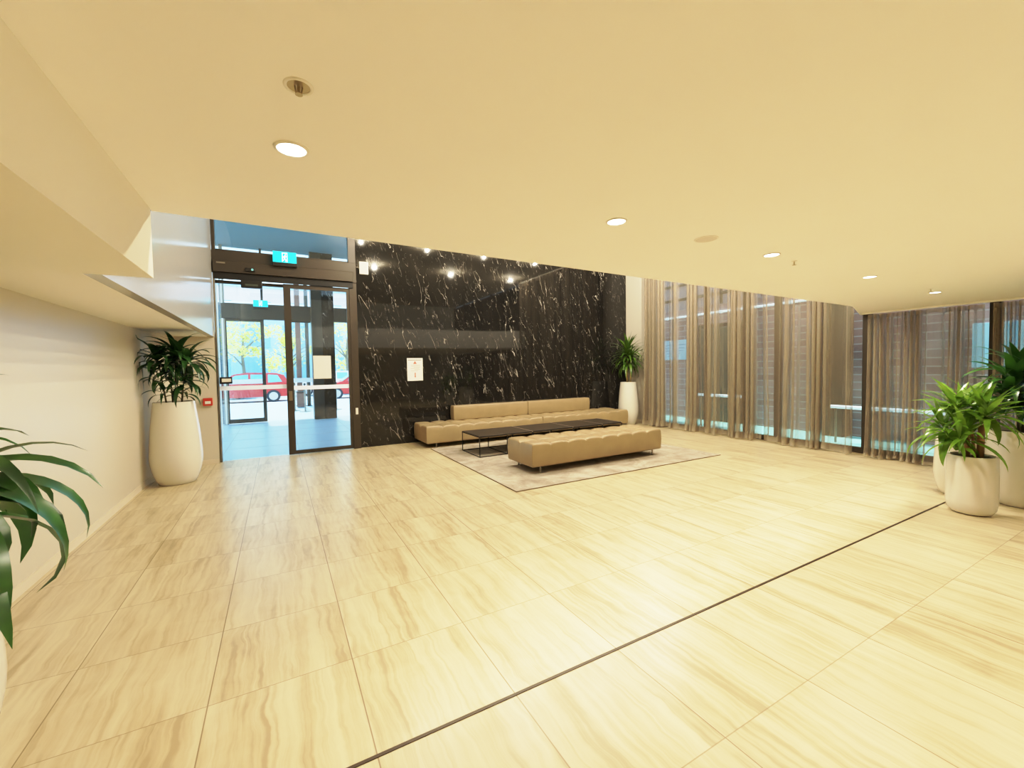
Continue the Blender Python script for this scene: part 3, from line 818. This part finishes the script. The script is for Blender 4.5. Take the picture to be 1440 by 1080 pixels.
obj('frame', bbox(-0.06, 0, -0.62, 0.62, -0.03, 2.5, 0.01, 1), M['black'], t)
dd = obj('door_panel', bbox(-0.08, -0.055, -0.52, 0.52, 0.0, 2.4, 0.01, 1), M['servicedoor'], t)
obj('handle', bbox(-0.12, -0.08, -0.42, -0.38, 0.95, 1.15, 0.005, 1), M['steel'], dd)
t = thing('facade_window', 'dark barred pinkish window high on the outside brick wall', 'window', (BX-0.001, 7.9, 3.0))
obj('pane', box(B(), -0.02, 0, -2.0, 2.0, 0, 1.6), pm('dusty_pink_pane', (0.42, 0.33, 0.36), 0.5, vary=0.1), t)
for z in (0.28, 0.68, 1.1):
    obj('bar', bbox(-0.06, -0.02, -2.0, 2.0, z-0.035, z+0.035, 0.005, 1), M['black'], t)
for y in (-1.0, 0.0, 1.0):
    obj('mullion', bbox(-0.055, -0.021, y-0.03, y+0.03, 0, 1.6, 0.004, 1), M['black'], t)
t = thing('sky_opening_panel', 'glowing blue panel standing in for a sky opening in the brick wall behind the potted palms', 'panel', (BX-0.001, 2.0, 1.32))
obj('pane', bbox(-0.03, 0, -0.55, 0.42, 0, 0.72, 0.005, 1), M['signblue'], t)  # glowing panel put where bright sky shows through an opening
obj('frame', bbox(-0.05, -0.03, -0.05, 0.0, 0, 0.72, 0.004, 1), M['bldglass'], t)
struct(obj('column_lane', box(B(), BX-0.35, BX, 4.1, 4.45, -0.03, 5.6), M['bronze']))

# ------------------------------------------------------------------ ceiling fittings
def downlight(x, y, z, label, mat, group, r=0.043):
    t = thing('downlight', label, 'downlight', (x, y, z), 0, group)
    bm = lathe(B(), [(r*1.22, 0.0), (r*1.20, -0.005), (r*1.02, -0.006), (r, -0.002)], 32, False, False)
    obj('trim_ring', bm, M['white'], t, smooth=True)
    obj('diffuser', disc(B(), (0, 0, -0.0035), r*1.0, 32), mat, t, recalc=False)
    return t
LOW = [(0.064, 1.577), (1.518, 1.627), (2.927, 1.658), (4.478, 1.709), (6.189, 1.787)]
LLAB = ['round recessed downlight nearest the left bulkhead, below the sprinkler',
        'second round recessed downlight from the left bulkhead',
        'round recessed downlight between the ceiling speaker and the small sprinkler',
        'fourth round recessed downlight from the left, right of the small sprinkler',
        'round recessed downlight at the right end of the row, nearest the curtains']
for (x, y), lb in zip(LOW, LLAB):
    downlight(x, y, ZC, lb, M['lamp'], 'downlights in the low ceiling')
UP = [(1.83, 6.0), (3.45, 6.0), (5.05, 6.0), (6.7, 6.0)]
for k, (x, y) in enumerate(UP):
    downlight(x, y, ZU, ['upper ceiling downlight mirrored nearest the door in the marble', 'upper ceiling downlight mirrored second from the door in the marble', 'upper ceiling downlight mirrored third from the door in the marble', 'upper ceiling downlight mirrored farthest from the door in the marble'][k], M['lampu'], 'downlights in the upper ceiling', 0.07)
t = thing('ceiling_sprinkler', 'recessed sprinkler with white ring and brass head near the left downlight', 'sprinkler', (0.071, 1.228, ZC))
obj('cup', lathe(B(), [(0.036, 0.0), (0.035, -0.003), (0.029, -0.004), (0.027, -0.002)], 28, False, False), M['white'], t, smooth=True)
obj('recess', disc(B(), (0, 0, -0.0015), 0.0275, 28), M['chrome'], t, recalc=False)
bm = B()
cyl(bm, (0, 0, -0.001), (0, 0, -0.016), 0.004, seg=10)
cyl(bm, (-0.009, 0, -0.002), (-0.006, 0, -0.020), 0.002, seg=6); cyl(bm, (0.009, 0, -0.002), (0.006, 0, -0.020), 0.002, seg=6)
cyl(bm, (0, 0, -0.020), (0, 0, -0.022), 0.009, seg=16)
obj('head', bm, M['chrome'], t)
def small_sprinkler(x, y, label):
    t = thing('ceiling_sprinkler', label, 'sprinkler', (x, y, ZC), 0, 'small ceiling sprinklers')
    obj('plate', lathe(B(), [(0.018, 0.0), (0.017, -0.003), (0.008, -0.005)], 20, False, True), M['white'], t, smooth='auto')
    bm = cyl(B(), (0, 0, -0.004), (0, 0, -0.028), 0.004, seg=8); cyl(bm, (0, 0, -0.028), (0, 0, -0.030), 0.013, seg=14)
    obj('head', bm, M['chrome'], t)
small_sprinkler(3.263, 1.689, 'small pendent sprinkler right of the third downlight')
small_sprinkler(5.84, 1.718, 'small pendent sprinkler just left of the rightmost downlight')
t = thing('ceiling_speaker', 'flat round pale grey ceiling speaker between two downlights', 'speaker', (2.205, 1.623, ZC))
obj('rim', lathe(B(), [(0.066, 0.0), (0.065, -0.003), (0.060, -0.004), (0.058, -0.002)], 36, False, False), M['white'], t, smooth=True)
obj('grille', disc(B(), (0, 0, -0.0025), 0.059, 36), M['speaker'], t, recalc=False)

# ------------------------------------------------------------------ lounge furniture
def cushion(x0, x1, y0, y1, z0, z1, nx, ny, puff=0.02, rr=0.035, sub=8):
    """upholstered block: tufted top with rounded edges, plain sides"""
    bm = B()
    W, D = x1-x0, y1-y0
    def axis(L, n):
        pts = {0.0, L}
        for k in (0.004, 0.012, 0.022, 0.036):
            pts.add(k); pts.add(L-k)
        c = L/n
        for i in range(n):
            for j in range(sub):
                p = i*c + c*j/sub
                if 0.05 < p < L-0.05: pts.add(p)
            if i:
                pts.add(i*c-0.008); pts.add(i*c+0.008)
        return sorted(pts)
    ax, ay = axis(W, nx), axis(D, ny)
    def top(u, v):
        def seam(p, L, n):
            if n < 2: return 1.0
            c = L/n
            d = min(abs(p-i*c) for i in range(1, n))
            q = min(1.0, d/(c*0.5))
            return math.sqrt(max(0.0, 1-(1-q)**2))
        a = seam(u, W, nx); b = seam(v, D, ny)
        h = z1 + puff*(a*b - 1) if puff else z1
        d = min(u, W-u, v, D-v)
        if d < rr:
            h -= rr - math.sqrt(max(0, rr*rr - (rr-d)**2))
        return h
    g = [[bm.verts.new((x0+u, y0+v, top(u, v))) for u in ax] for v in ay]
    for i in range(len(ay)-1):
        for j in range(len(ax)-1):
            bm.faces.new((g[i][j], g[i][j+1], g[i+1][j+1], g[i+1][j]))
    loop = g[0][:] + [r[-1] for r in g[1:]] + g[-1][-2::-1] + [r[0] for r in g[-2:0:-1]]
    prev = loop
    for z, ins in ((z1-0.09, -0.004), ((z0+z1)/2, -0.006), (z0+0.03, 0.0), (z0+0.008, 0.006), (z0, 0.018)):
        cur = []
        for v in loop:
            x = min(max(v.co.x, x0+ins if ins > 0 else x0), x1-ins if ins > 0 else x1)
            y = min(max(v.co.y, y0+ins if ins > 0 else y0), y1-ins if ins > 0 else y1)
            if ins < 0:
                if v.co.x <= x0+1e-6: x = x0+ins
                if v.co.x >= x1-1e-6: x = x1-ins
                if v.co.y <= y0+1e-6: y = y0+ins
                if v.co.y >= y1-1e-6: y = y1-ins
            cur.append(bm.verts.new((x, y, z)))
        n = len(loop)
        for i in range(n):
            j = (i+1) % n
            bm.faces.new((prev[i], cur[i], cur[j], prev[j]))
        prev = cur
    bm.faces.new(prev)
    return bm

def legs(t, pts, h, z=0.0):
    for x, y in pts:
        obj('leg', cyl(B(), (x, y, z), (x, y, h), 0.011, seg=12), M['steel'], t, smooth='auto')

# bench in front
RZ = 0.012
t = thing('bench', 'taupe leather tufted bench on the rug in front of the coffee tables', 'bench', (2.93, 4.77, RZ))
obj('seat', cushion(0, 2.43, 0, 0.68, 0.095, 0.422, 8, 2, 0.032), M['leather'], t, smooth=True)
legs(t, [(0.15, 0.04), (2.28, 0.04), (0.15, 0.64), (2.28, 0.64)], 0.10)
# sofas against the marble
def sofa(x0, x1, bx0, bx1, label):
    t = thing('sofa', label, 'sofa', (x0, 7.46, 0), 0, 'taupe leather sofas against the marble wall')
    obj('seat', cushion(0, x1-x0, 0, 0.79, 0.085, 0.412, 8, 2, 0.032), M['leather'], t, smooth=True)
    obj('backrest', cushion(bx0-x0, bx1-x0, 0.60, 0.79, 0.40, 0.70, 1, 1, 0, 0.02), M['leather'], t, smooth=True)
    w = x1-x0
    legs(t, [(0.20, 0.06), (w-0.20, 0.06), (0.20, 0.73), (w-0.20, 0.73)], 0.09)
sofa(2.33, 4.85, 3.10, 4.85, 'left taupe leather sofa against the marble, nearest the door')
sofa(4.866, 7.27, 4.866, 6.60, 'right taupe leather sofa against the marble, nearest the far plant')

def coffee_table(x0, x1, y0, y1, h, label, mid=None):
    t = thing('coffee_table', label, 'coffee table', (x0, y0, RZ), 0, 'low coffee tables in a row on the rug')
    w, d = x1-x0, y1-y0
    obj('tabletop', bbox(0.004, w-0.004, 0.004, d-0.004, h-0.012, h, 0.002, 1), M['tabletop'], t)
    bm = B()
    for a in ((0.0, w, 0.0, 0.012), (0.0, w, d-0.012, d), (0.0, 0.012, 0.012, d-0.012), (w-0.012, w, 0.012, d-0.012)):
        box(bm, a[0], a[1], a[2], a[3], h-0.024, h-0.0125)
    obj('top_frame', bm, M['black'], t)
    bm = box(B(), w-0.018, w, 0.0, d, h-0.012, h+0.0008)
    obj('end_strip', bm, M['tableedge'], t)
    xs = [0.006, w-0.006] if mid is None else [0.006, mid, w-0.006]
    bm = B()
    box(bm, 0, w, 0, 0.012, 0, 0.012); box(bm, 0, w, d-0.012, d, 0, 0.012)
    for x in xs:
        box(bm, x-0.006, x+0.006, 0.012, d-0.012, 0, 0.012)
    obj('base_frame', bm, M['black'], t)
    for x in xs:
        for y in (0.006, d-0.006):
            obj('leg', box(B(), x-0.006, x+0.006, y-0.006, y+0.006, 0.012, h-0.024), M['black'], t)
TY0, TY1 = 6.18, 6.92
coffee_table(2.80, 3.815, TY0, TY1, 0.345, 'wire framed dark coffee table at the left end of the row', 0.51)
coffee_table(3.82, 4.685, TY0, TY1, 0.345, 'second dark coffee table from the left, behind the bench')
coffee_table(4.69, 5.375, TY0, TY1, 0.345, 'third dark coffee table from the left, in front of the right sofa')
coffee_table(5.38, 5.87, TY0, TY1, 0.345, 'dark coffee table at the right end of the row')

o = obj('rug', bbox(2.39, 6.13, 4.26, 7.43, 0.0, 0.011, 0.003, 1), M['rug'])
tag(o, 'faded beige and grey rug under the bench and coffee tables', 'rug')
obj('binding', (lambda bm: (box(bm, 2.384, 6.136, 4.254, 4.262, 0, 0.0095), box(bm, 2.384, 2.391, 4.262, 7.43, 0, 0.0095), box(bm, 6.129, 6.136, 4.262, 7.43, 0, 0.0095), bm)[-1])(B()), pm('brown_rug_binding', (0.14, 0.095, 0.06), 0.8), o)

# ------------------------------------------------------------------ plants
def leaf_blade(bm, base, az, el, length, width, droop, rnd, n=8, fold=0.25, tip=0.55, stalk=0.0):
    p = Vector(base); e = el
    side_tw = rnd.uniform(-0.35, 0.35)
    rows = []
    for i in range(n+1):
        s = i/n
        d = Vector((math.cos(az)*math.cos(e), math.sin(az)*math.cos(e), math.sin(e)))
        side = Vector((-math.sin(az), math.cos(az), 0))
        nrm = side.cross(d).normalized() * -1
        side = (side*math.cos(side_tw*s) + nrm*math.sin(side_tw*s)).normalized()
        if s < stalk:
            w = width*0.10
        else:
            q = (s-stalk)/(1-stalk)
            w = width*max(0.04, math.sin(PI*min(1, q**tip))**0.85) if i < n else 0.0008
        rows.append([bm.verts.new(p - side*w/2 + nrm*(-fold*w*0.5)*-1), bm.verts.new(p), bm.verts.new(p + side*w/2 + nrm*(fold*w*0.5))])
        p = p + d*(length/n)
        e -= droop/n*(0.6+0.8*s)
        az += rnd.uniform(-0.04, 0.04)
    for a, b2 in zip(rows, rows[1:]):
        for j in range(2):
            bm.faces.new((a[j], a[j+1], b2[j+1], b2[j]))

def pot_obj(t, prof, rim_r, soil_z):
    """prof: outer profile (r,z) bottom -> rim; adds an inner lip"""
    inner = [(rim_r-0.018, prof[-1][1]), (rim_r-0.022, soil_z-0.02)]
    obj('pot', lathe(B(), prof + inner, 48, True, True), M['pot'], t, smooth='auto')
    obj('soil', disc(B(), (0, 0, soil_z), rim_r-0.021, 32, True), M['soil'], t, recalc=False)

def vase_prof(h, rb, rm, zm, rt, n=16):
    P = [(rb*0.93, 0.0), (rb, 0.008)]
    for i in range(1, n+1):
        z = 0.008 + (h-0.008)*i/n
        if z < zm:
            q = z/zm; r = rb + (rm-rb)*math.sin(q*PI/2)**0.9
        else:
            q = (z-zm)/(h-zm); r = rm + (rt-rm)*(q**1.35)
        P.append((r, z))
    P.append((rt-0.006, h+0.005))
    return P

def plant(name, label, loc, prof, rim, soil, canes, mat_leaf, mat_cane, rosettes, seed, group=None, limit=None, extra=()):
    """canes: list of point lists; rosettes: (x,y,z,count,length,width,el0,el1,droop0,droop1)"""
    rnd = random.Random(seed)
    t = thing(name, label, 'plant', loc, 0, group)
    pot_obj(t, prof, rim, soil)
    for c in canes:
        pts, r = c
        obj('stem', tube(B(), pts, r, 8), mat_cane, t, smooth=True)
    bm = B()
    for (x, y, z, cnt, ln, wd, e0, e1, d0, d1) in rosettes:
        off = rnd.uniform(0, 2*PI)
        for i in range(cnt):
            az = off + i*2.399963 + rnd.uniform(-0.25, 0.25)
            q = i/max(1, cnt-1)
            el = e1 + (e0-e1)*q + rnd.uniform(-0.15, 0.15)
            dr = d1 + (d0-d1)*q + rnd.uniform(-0.2, 0.2)
            zz = z - 0.10*(1-q)*ln/0.4
            leaf_blade(bm, (x+0.01*math.cos(az), y+0.01*math.sin(az), zz), az, el, ln*rnd.uniform(0.75, 1.15), wd*rnd.uniform(0.8, 1.15), dr, rnd)
    for (bx, by, bz, az, el, ln, wd, dr) in extra:
        leaf_blade(bm, (bx, by, bz), math.radians(az), el, ln, wd, dr, rnd, n=12, fold=0.18, tip=0.6)
    for v in bm.verts:
        if limit:
            x, y = v.co.x + loc[0], v.co.y + loc[1]
            if x < limit[0]: x = limit[0] + 0.02*math.tanh(limit[0]-x)
            if x > limit[1]: x = limit[1] - 0.02*math.tanh(x-limit[1])
            if len(limit) > 3 and y < limit[3] and x > 7.70: x = 7.70
            if y > limit[2]: y = limit[2] - 0.02*math.tanh(y-limit[2])
            v.co.x, v.co.y = x-loc[0], y-loc[1]
    obj('foliage', bm, mat_leaf, t, smooth=True, recalc=False)
    return t

vp = vase_prof(1.08, 0.20, 0.288, 0.36, 0.225)
# alcove plant
rnd = random.Random(4)
canes = [([(-0.07, -0.03, 1.02), (-0.10, -0.04, 1.3), (-0.13, -0.06, 1.62)], [0.011, 0.009, 0.006]),
         ([(0.02, 0.0, 1.02), (0.02, 0.02, 1.35), (0.04, 0.0, 1.68)], [0.011, 0.009, 0.006]),
         ([(0.08, -0.02, 1.02), (0.11, -0.03, 1.3), (0.16, -0.05, 1.58)], [0.011, 0.009, 0.006]),
         ([(-0.02, 0.06, 1.02), (-0.04, 0.10, 1.3), (-0.02, 0.14, 1.55)], [0.011, 0.009, 0.006])]
ros = [(-0.13, -0.06, 1.68, 26, 0.42, 0.085, 1.1, -0.1, 1.2, 2.4), (0.04, 0.0, 1.74, 26, 0.44, 0.085, 1.2, -0.1, 1.2, 2.4), (0.16, -0.05, 1.66, 26, 0.44, 0.085, 1.1, -0.1, 1.2, 2.4), (-0.02, 0.14, 1.62, 16, 0.38, 0.075, 1.1, 0, 1.2, 2.3),
       (-0.11, -0.05, 1.45, 12, 0.36, 0.07, 0.6, 0.0, 1.4, 2.4), (0.03, 0.01, 1.45, 10, 0.34, 0.07, 0.6, 0.0, 1.4, 2.4), (0.12, -0.03, 1.38, 14, 0.40, 0.075, 0.6, 0.0, 1.4, 2.4), (-0.09, -0.04, 1.24, 8, 0.32, 0.055, 0.7, 0.2, 1.4, 2.4), (0.08, -0.02, 1.22, 8, 0.32, 0.06, 0.7, 0.2, 1.4, 2.4)]
plant('potted_plant', 'dark strappy plant in tall white vase pot in the left alcove', (-1.22, 7.08, 0), vp, 0.225, 1.06, canes, M['leafd'], M['stemg'], ros, 11, None, (-1.53, -0.66, 8.1))

# near left plant, partly out of frame
ros = [(0.02, 0.0, 1.24, 12, 0.52, 0.10, 1.1, 0.1, 1.4, 2.6), (0.12, -0.05, 1.12, 14, 0.50, 0.12, 0.8, 0.1, 1.6, 2.9), (0.14, 0.06, 1.06, 14, 0.52, 0.12, 0.7, 0.1, 1.8, 3.0), (-0.08, 0.05, 1.2, 10, 0.46, 0.10, 1.1, 0.1, 1.4, 2.4)]
canes = [([(0.0, 0.0, 1.02), (0.02, 0.0, 1.3)], [0.012, 0.008]), ([(0.08, -0.03, 1.02), (0.10, -0.05, 1.15)], [0.012, 0.008]), ([(0.09, 0.04, 1.02), (0.12, 0.06, 1.1)], [0.012, 0.008]), ([(-0.06, 0.03, 1.02), (-0.08, 0.05, 1.25)], [0.012, 0.008])]
plant('potted_plant', 'broad dark leaved plant in white pot at the left edge of the view', (-1.212, 2.22, 0), vp, 0.225, 1.06, canes, M['leafk'], M['stemg'], ros, 21, None, (-1.53, 3, 9),
      [(0.10, -0.05, 1.12, -32, 0.55, 0.66, 0.07, 1.9), (0.05, 0.0, 1.2, -35, 0.5, 0.56, 0.08, 2.4), (0.12, -0.08, 1.06, -55, 0.3, 0.62, 0.15, 2.0),
       (0.10, -0.12, 1.03, -70, 0.2, 0.62, 0.17, 1.8), (0.14, 0.0, 1.06, -20, 0.2, 0.62, 0.13, 2.3), (0.12, -0.04, 1.02, -42, 0.1, 0.66, 0.13, 1.9), (0.10, 0.05, 1.04, 5, 0.35, 0.60, 0.12, 2.4),
       (0.14, -0.10, 1.04, -60, -0.1, 0.60, 0.14, 1.3), (0.15, -0.06, 1.02, -48, -0.2, 0.66, 0.11, 1.2)])

# far right corner plant
vp2 = vase_prof(1.05, 0.16, 0.245, 0.40, 0.19)
canes = [([(-0.03, 0.0, 1.0), (-0.035, 0.01, 1.4), (-0.02, 0.0, 1.75)], [0.022, 0.02, 0.014]), ([(0.05, -0.03, 1.0), (0.06, -0.03, 1.35), (0.05, -0.02, 1.6)], [0.02, 0.018, 0.012])]
ros = [(-0.02, 0, 1.80, 40, 0.54, 0.065, 1.4, -0.2, 0.6, 2.2), (0.05, -0.02, 1.64, 34, 0.50, 0.065, 1.3, -0.2, 0.8, 2.2), (-0.03, 0.0, 1.60, 24, 0.48, 0.065, 0.6, -0.3, 1.2, 2.2), (0.02, 0, 1.96, 9, 0.46, 0.045, 1.5, 0.7, 0.2, 1.6)]
plant('potted_plant', 'bushy plant on tan canes in tall white pot at the far corner', (7.60, 7.78, 0), vp2, 0.19, 1.03, canes, M['leafs'], M['cane2'], ros, 31, None, (7.0, 8.0, 8.24, 7.46))

# right cluster: small front pot
def tub_prof(h, rb, rm):
    return [(rb*0.8, 0), (rb, 0.012), (rm*0.94, 0.05), (rm, 0.12), (rm, h*0.5), (rm*0.99, h*0.8), (rm*0.97, h-0.006), (rm*0.95, h)]
canes = [([(-0.02, 0.03, 0.5), (-0.025, 0.03, 0.7), (-0.03, 0.03, 0.92)], [0.022, 0.02, 0.014]), ([(0.05, -0.04, 0.5), (0.055, -0.04, 0.72), (0.06, -0.05, 0.98)], [0.028, 0.026, 0.016]), ([(0.0, -0.02, 0.5), (0.01, 0.02, 0.9)], [0.014, 0.01])]
rnd = random.Random(77)
ros = []
for k in range(9):
    a = k*2.4; rr_ = 0.03 + 0.15*math.sqrt((k+0.5)/9)
    ros.append((rr_*math.cos(a)-0.05, rr_*math.sin(a)+0.03, 1.0 + rnd.uniform(-0.16, 0.12) - 0.4*rr_, 15, rnd.uniform(0.30, 0.42), rnd.uniform(0.045, 0.07), 1.15, -0.35, 0.5, 1.7))
ros += [(-0.10, 0.09, 0.66, 8, 0.28, 0.085, 1.0, 0.6, 0.9, 1.8), (-0.14, 0.12, 0.80, 10, 0.36, 0.07, 0.3, -0.5, 0.9, 1.8)]
plant('potted_plant', 'lush green plant on brown canes in the small white pot', (5.72, 1.37, 0), tub_prof(0.55, 0.14, 0.176), 0.168, 0.53, canes, M['leafm'], M['cane'], ros, 41)
# pot behind, left
canes = [([(0.0, 0.0, 0.6), (0.01, 0.0, 0.9)], [0.015, 0.01])]
ros = [(0.01, 0.0, 0.95, 22, 0.38, 0.05, 1.2, -0.1, 0.7, 1.8)]
plant('potted_plant', 'green plant in white pot tucked behind the small pot, nearest the curtain', (6.40, 1.63, 0), vase_prof(0.64, 0.14, 0.20, 0.25, 0.18), 0.18, 0.62, canes, M['leafm'], M['stemg'], ros, 51)
# large pot on the right
canes = [([(-0.05, 0.0, 0.68), (-0.08, 0.05, 1.0), (-0.12, 0.06, 1.2)], [0.018, 0.014, 0.008]), ([(0.05, 0.05, 0.68), (0.05, 0.06, 1.1), (0.06, 0.06, 1.34)], [0.018, 0.014, 0.008]), ([(0.0, -0.08, 0.68), (0.0, -0.12, 1.12)], [0.018, 0.01])]
ros = [(-0.12, 0.06, 1.24, 26, 0.42, 0.075, 1.2, -0.1, 0.8, 2.0), (0.06, 0.06, 1.36, 26, 0.42, 0.075, 1.3, -0.1, 0.8, 2.0), (0.0, -0.12, 1.15, 22, 0.42, 0.075, 1.1, -0.1, 0.8, 2.0), (-0.05, 0.05, 1.0, 18, 0.40, 0.07, 0.8, -0.1, 1.0, 1.9), (-0.16, 0.10, 1.12, 18, 0.38, 0.07, 1.1, 0.0, 0.8, 1.9)]
plant('potted_plant', 'tall deep green plant in the large white pot at the right edge', (6.45, 1.18, 0), vase_prof(0.74, 0.20, 0.285, 0.34, 0.262), 0.262, 0.71, canes, M['leafk'], M['stemg'], ros, 61)

# cable loop on the floor beside the large pot
pts = [(6.05 + 0.16*math.cos(a)*(1+0.15*math.sin(3*a)), 0.86 + 0.10*math.sin(a), 0.007 + 0.004*math.sin(2*a)) for a in [0.3 + 0.28*k for k in range(22)]]
pts += [(6.25, 0.84, 0.007), (6.5, 0.75, 0.007), (6.9, 0.5, 0.007)]
tag(obj('power_cable', tube(B(), pts, 0.006, 6), M['cable'], smooth=True), 'thin black cable coiled on the floor by the large pot', 'cable')

# ------------------------------------------------------------------ lights
WARM = (1.0, 0.895, 0.70)
def spot(x, y, z, p, size=2.3, blend=0.6, color=WARM, r=0.06):
    l = bpy.data.lights.new('downlight_or_fill_spot', 'SPOT'); l.energy = p; l.spot_size = size; l.spot_blend = blend; l.color = color; l.shadow_soft_size = r
    o = bpy.data.objects.new('downlight_or_fill_spot', l); C.objects.link(o); o.location = (x, y, z); o['kind'] = 'helper'
    return o
for x, y in LOW:
    spot(x, y, ZC-0.02, 90 if x > 1 else 46, 2.1, 1.0)
for x in (0.064, 1.5, 2.95, 4.45, 6.2):  # unseen row added behind the camera to brighten the near floor, no fixtures
    spot(x, -0.9, ZC-0.02, 112 if x > 1 else 66, 2.1, 1.0)
def bulb(x, y, z, p, color=WARM, r=0.025):
    l = bpy.data.lights.new('upper_lamp', 'POINT'); l.energy = p; l.color = color; l.shadow_soft_size = r
    o = bpy.data.objects.new('upper_lamp', l); C.objects.link(o); o.location = (x, y, z); o['kind'] = 'helper'
for x, y in UP:
    bulb(x, y, ZU-0.10, 135 if x > 3 else 115)
for x in (2.6, 5.0, 7.2):
    bulb(x, 3.6, ZU-0.10, 150)

sl = bpy.data.lights.new('sun_light', 'SUN'); sl.energy = 3.2; sl.angle = 0.05; sl.color = (1.0, 0.97, 0.9)
so = bpy.data.objects.new('sun_light', sl); C.objects.link(so); so['kind'] = 'helper'; so.location = (5, 25, 30)
so.rotation_euler = Vector((0.03, -0.42, -0.90)).to_track_quat('-Z', 'Y').to_euler()

# world: bright hazy daylight
wd = bpy.data.worlds.new('daylight'); bpy.context.scene.world = wd
wd.use_nodes = True
nt = wd.node_tree
bg = nt.nodes['Background']
tc = nd(nt, 'ShaderNodeTexCoord'); sp = nd(nt, 'ShaderNodeSeparateXYZ'); nt.links.new(tc.outputs['Generated'], sp.inputs[0])
k = math_n(nt, 'MULTIPLY', sp.outputs[2], 1.5, clamp=True)
nt.links.new(mixc(nt, k, (0.72, 0.90, 1.0, 1), (0.42, 0.72, 1.0, 1)), bg.inputs[0])
bg.inputs[1].default_value = 2.4

# ------------------------------------------------------------------ camera
cam = bpy.data.cameras.new('camera'); co = bpy.data.objects.new('camera', cam); C.objects.link(co)
cam.sensor_fit = 'HORIZONTAL'; cam.sensor_width = 36.0; cam.lens = 36.0*594.117/1440
cam.clip_start = 0.05; cam.clip_end = 300
R = Vector((0.87462255, -0.48447694, -0.01781802)); U = Vector((0.03393225, 0.024512, 0.9991235)); F = Vector((0.48361554, 0.87446055, -0.03787814))
mw = Matrix((R, U, -F)).transposed().to_4x4(); mw.translation = (0, 0, 1.45)
co.matrix_world = mw
sc = bpy.context.scene
sc.camera = co
sc.view_settings.view_transform = 'Standard'
sc.view_settings.exposure = 0.0
sc.view_settings.use_curve_mapping = True
cm = sc.view_settings.curve_mapping
cm.white_level = (3.0, 3.0, 3.0)
cm.clip_max_x = 1.0
cv = cm.curves[3]
for a, b in ((0.02, 0.078), (0.0533, 0.255), (0.09, 0.435), (0.13, 0.62), (0.167, 0.745), (0.2, 0.81), (0.25, 0.875), (0.333, 0.93), (0.5, 0.97)):
    cv.points.new(a, b)
cm.update()
try:
    sc.cycles.use_denoising = True
    sc.cycles.transparent_max_bounces = 32
    sc.cycles.max_bounces = 10
    sc.cycles.diffuse_bounces = 6
    sc.cycles.sample_clamp_indirect = 6
except Exception:
    pass
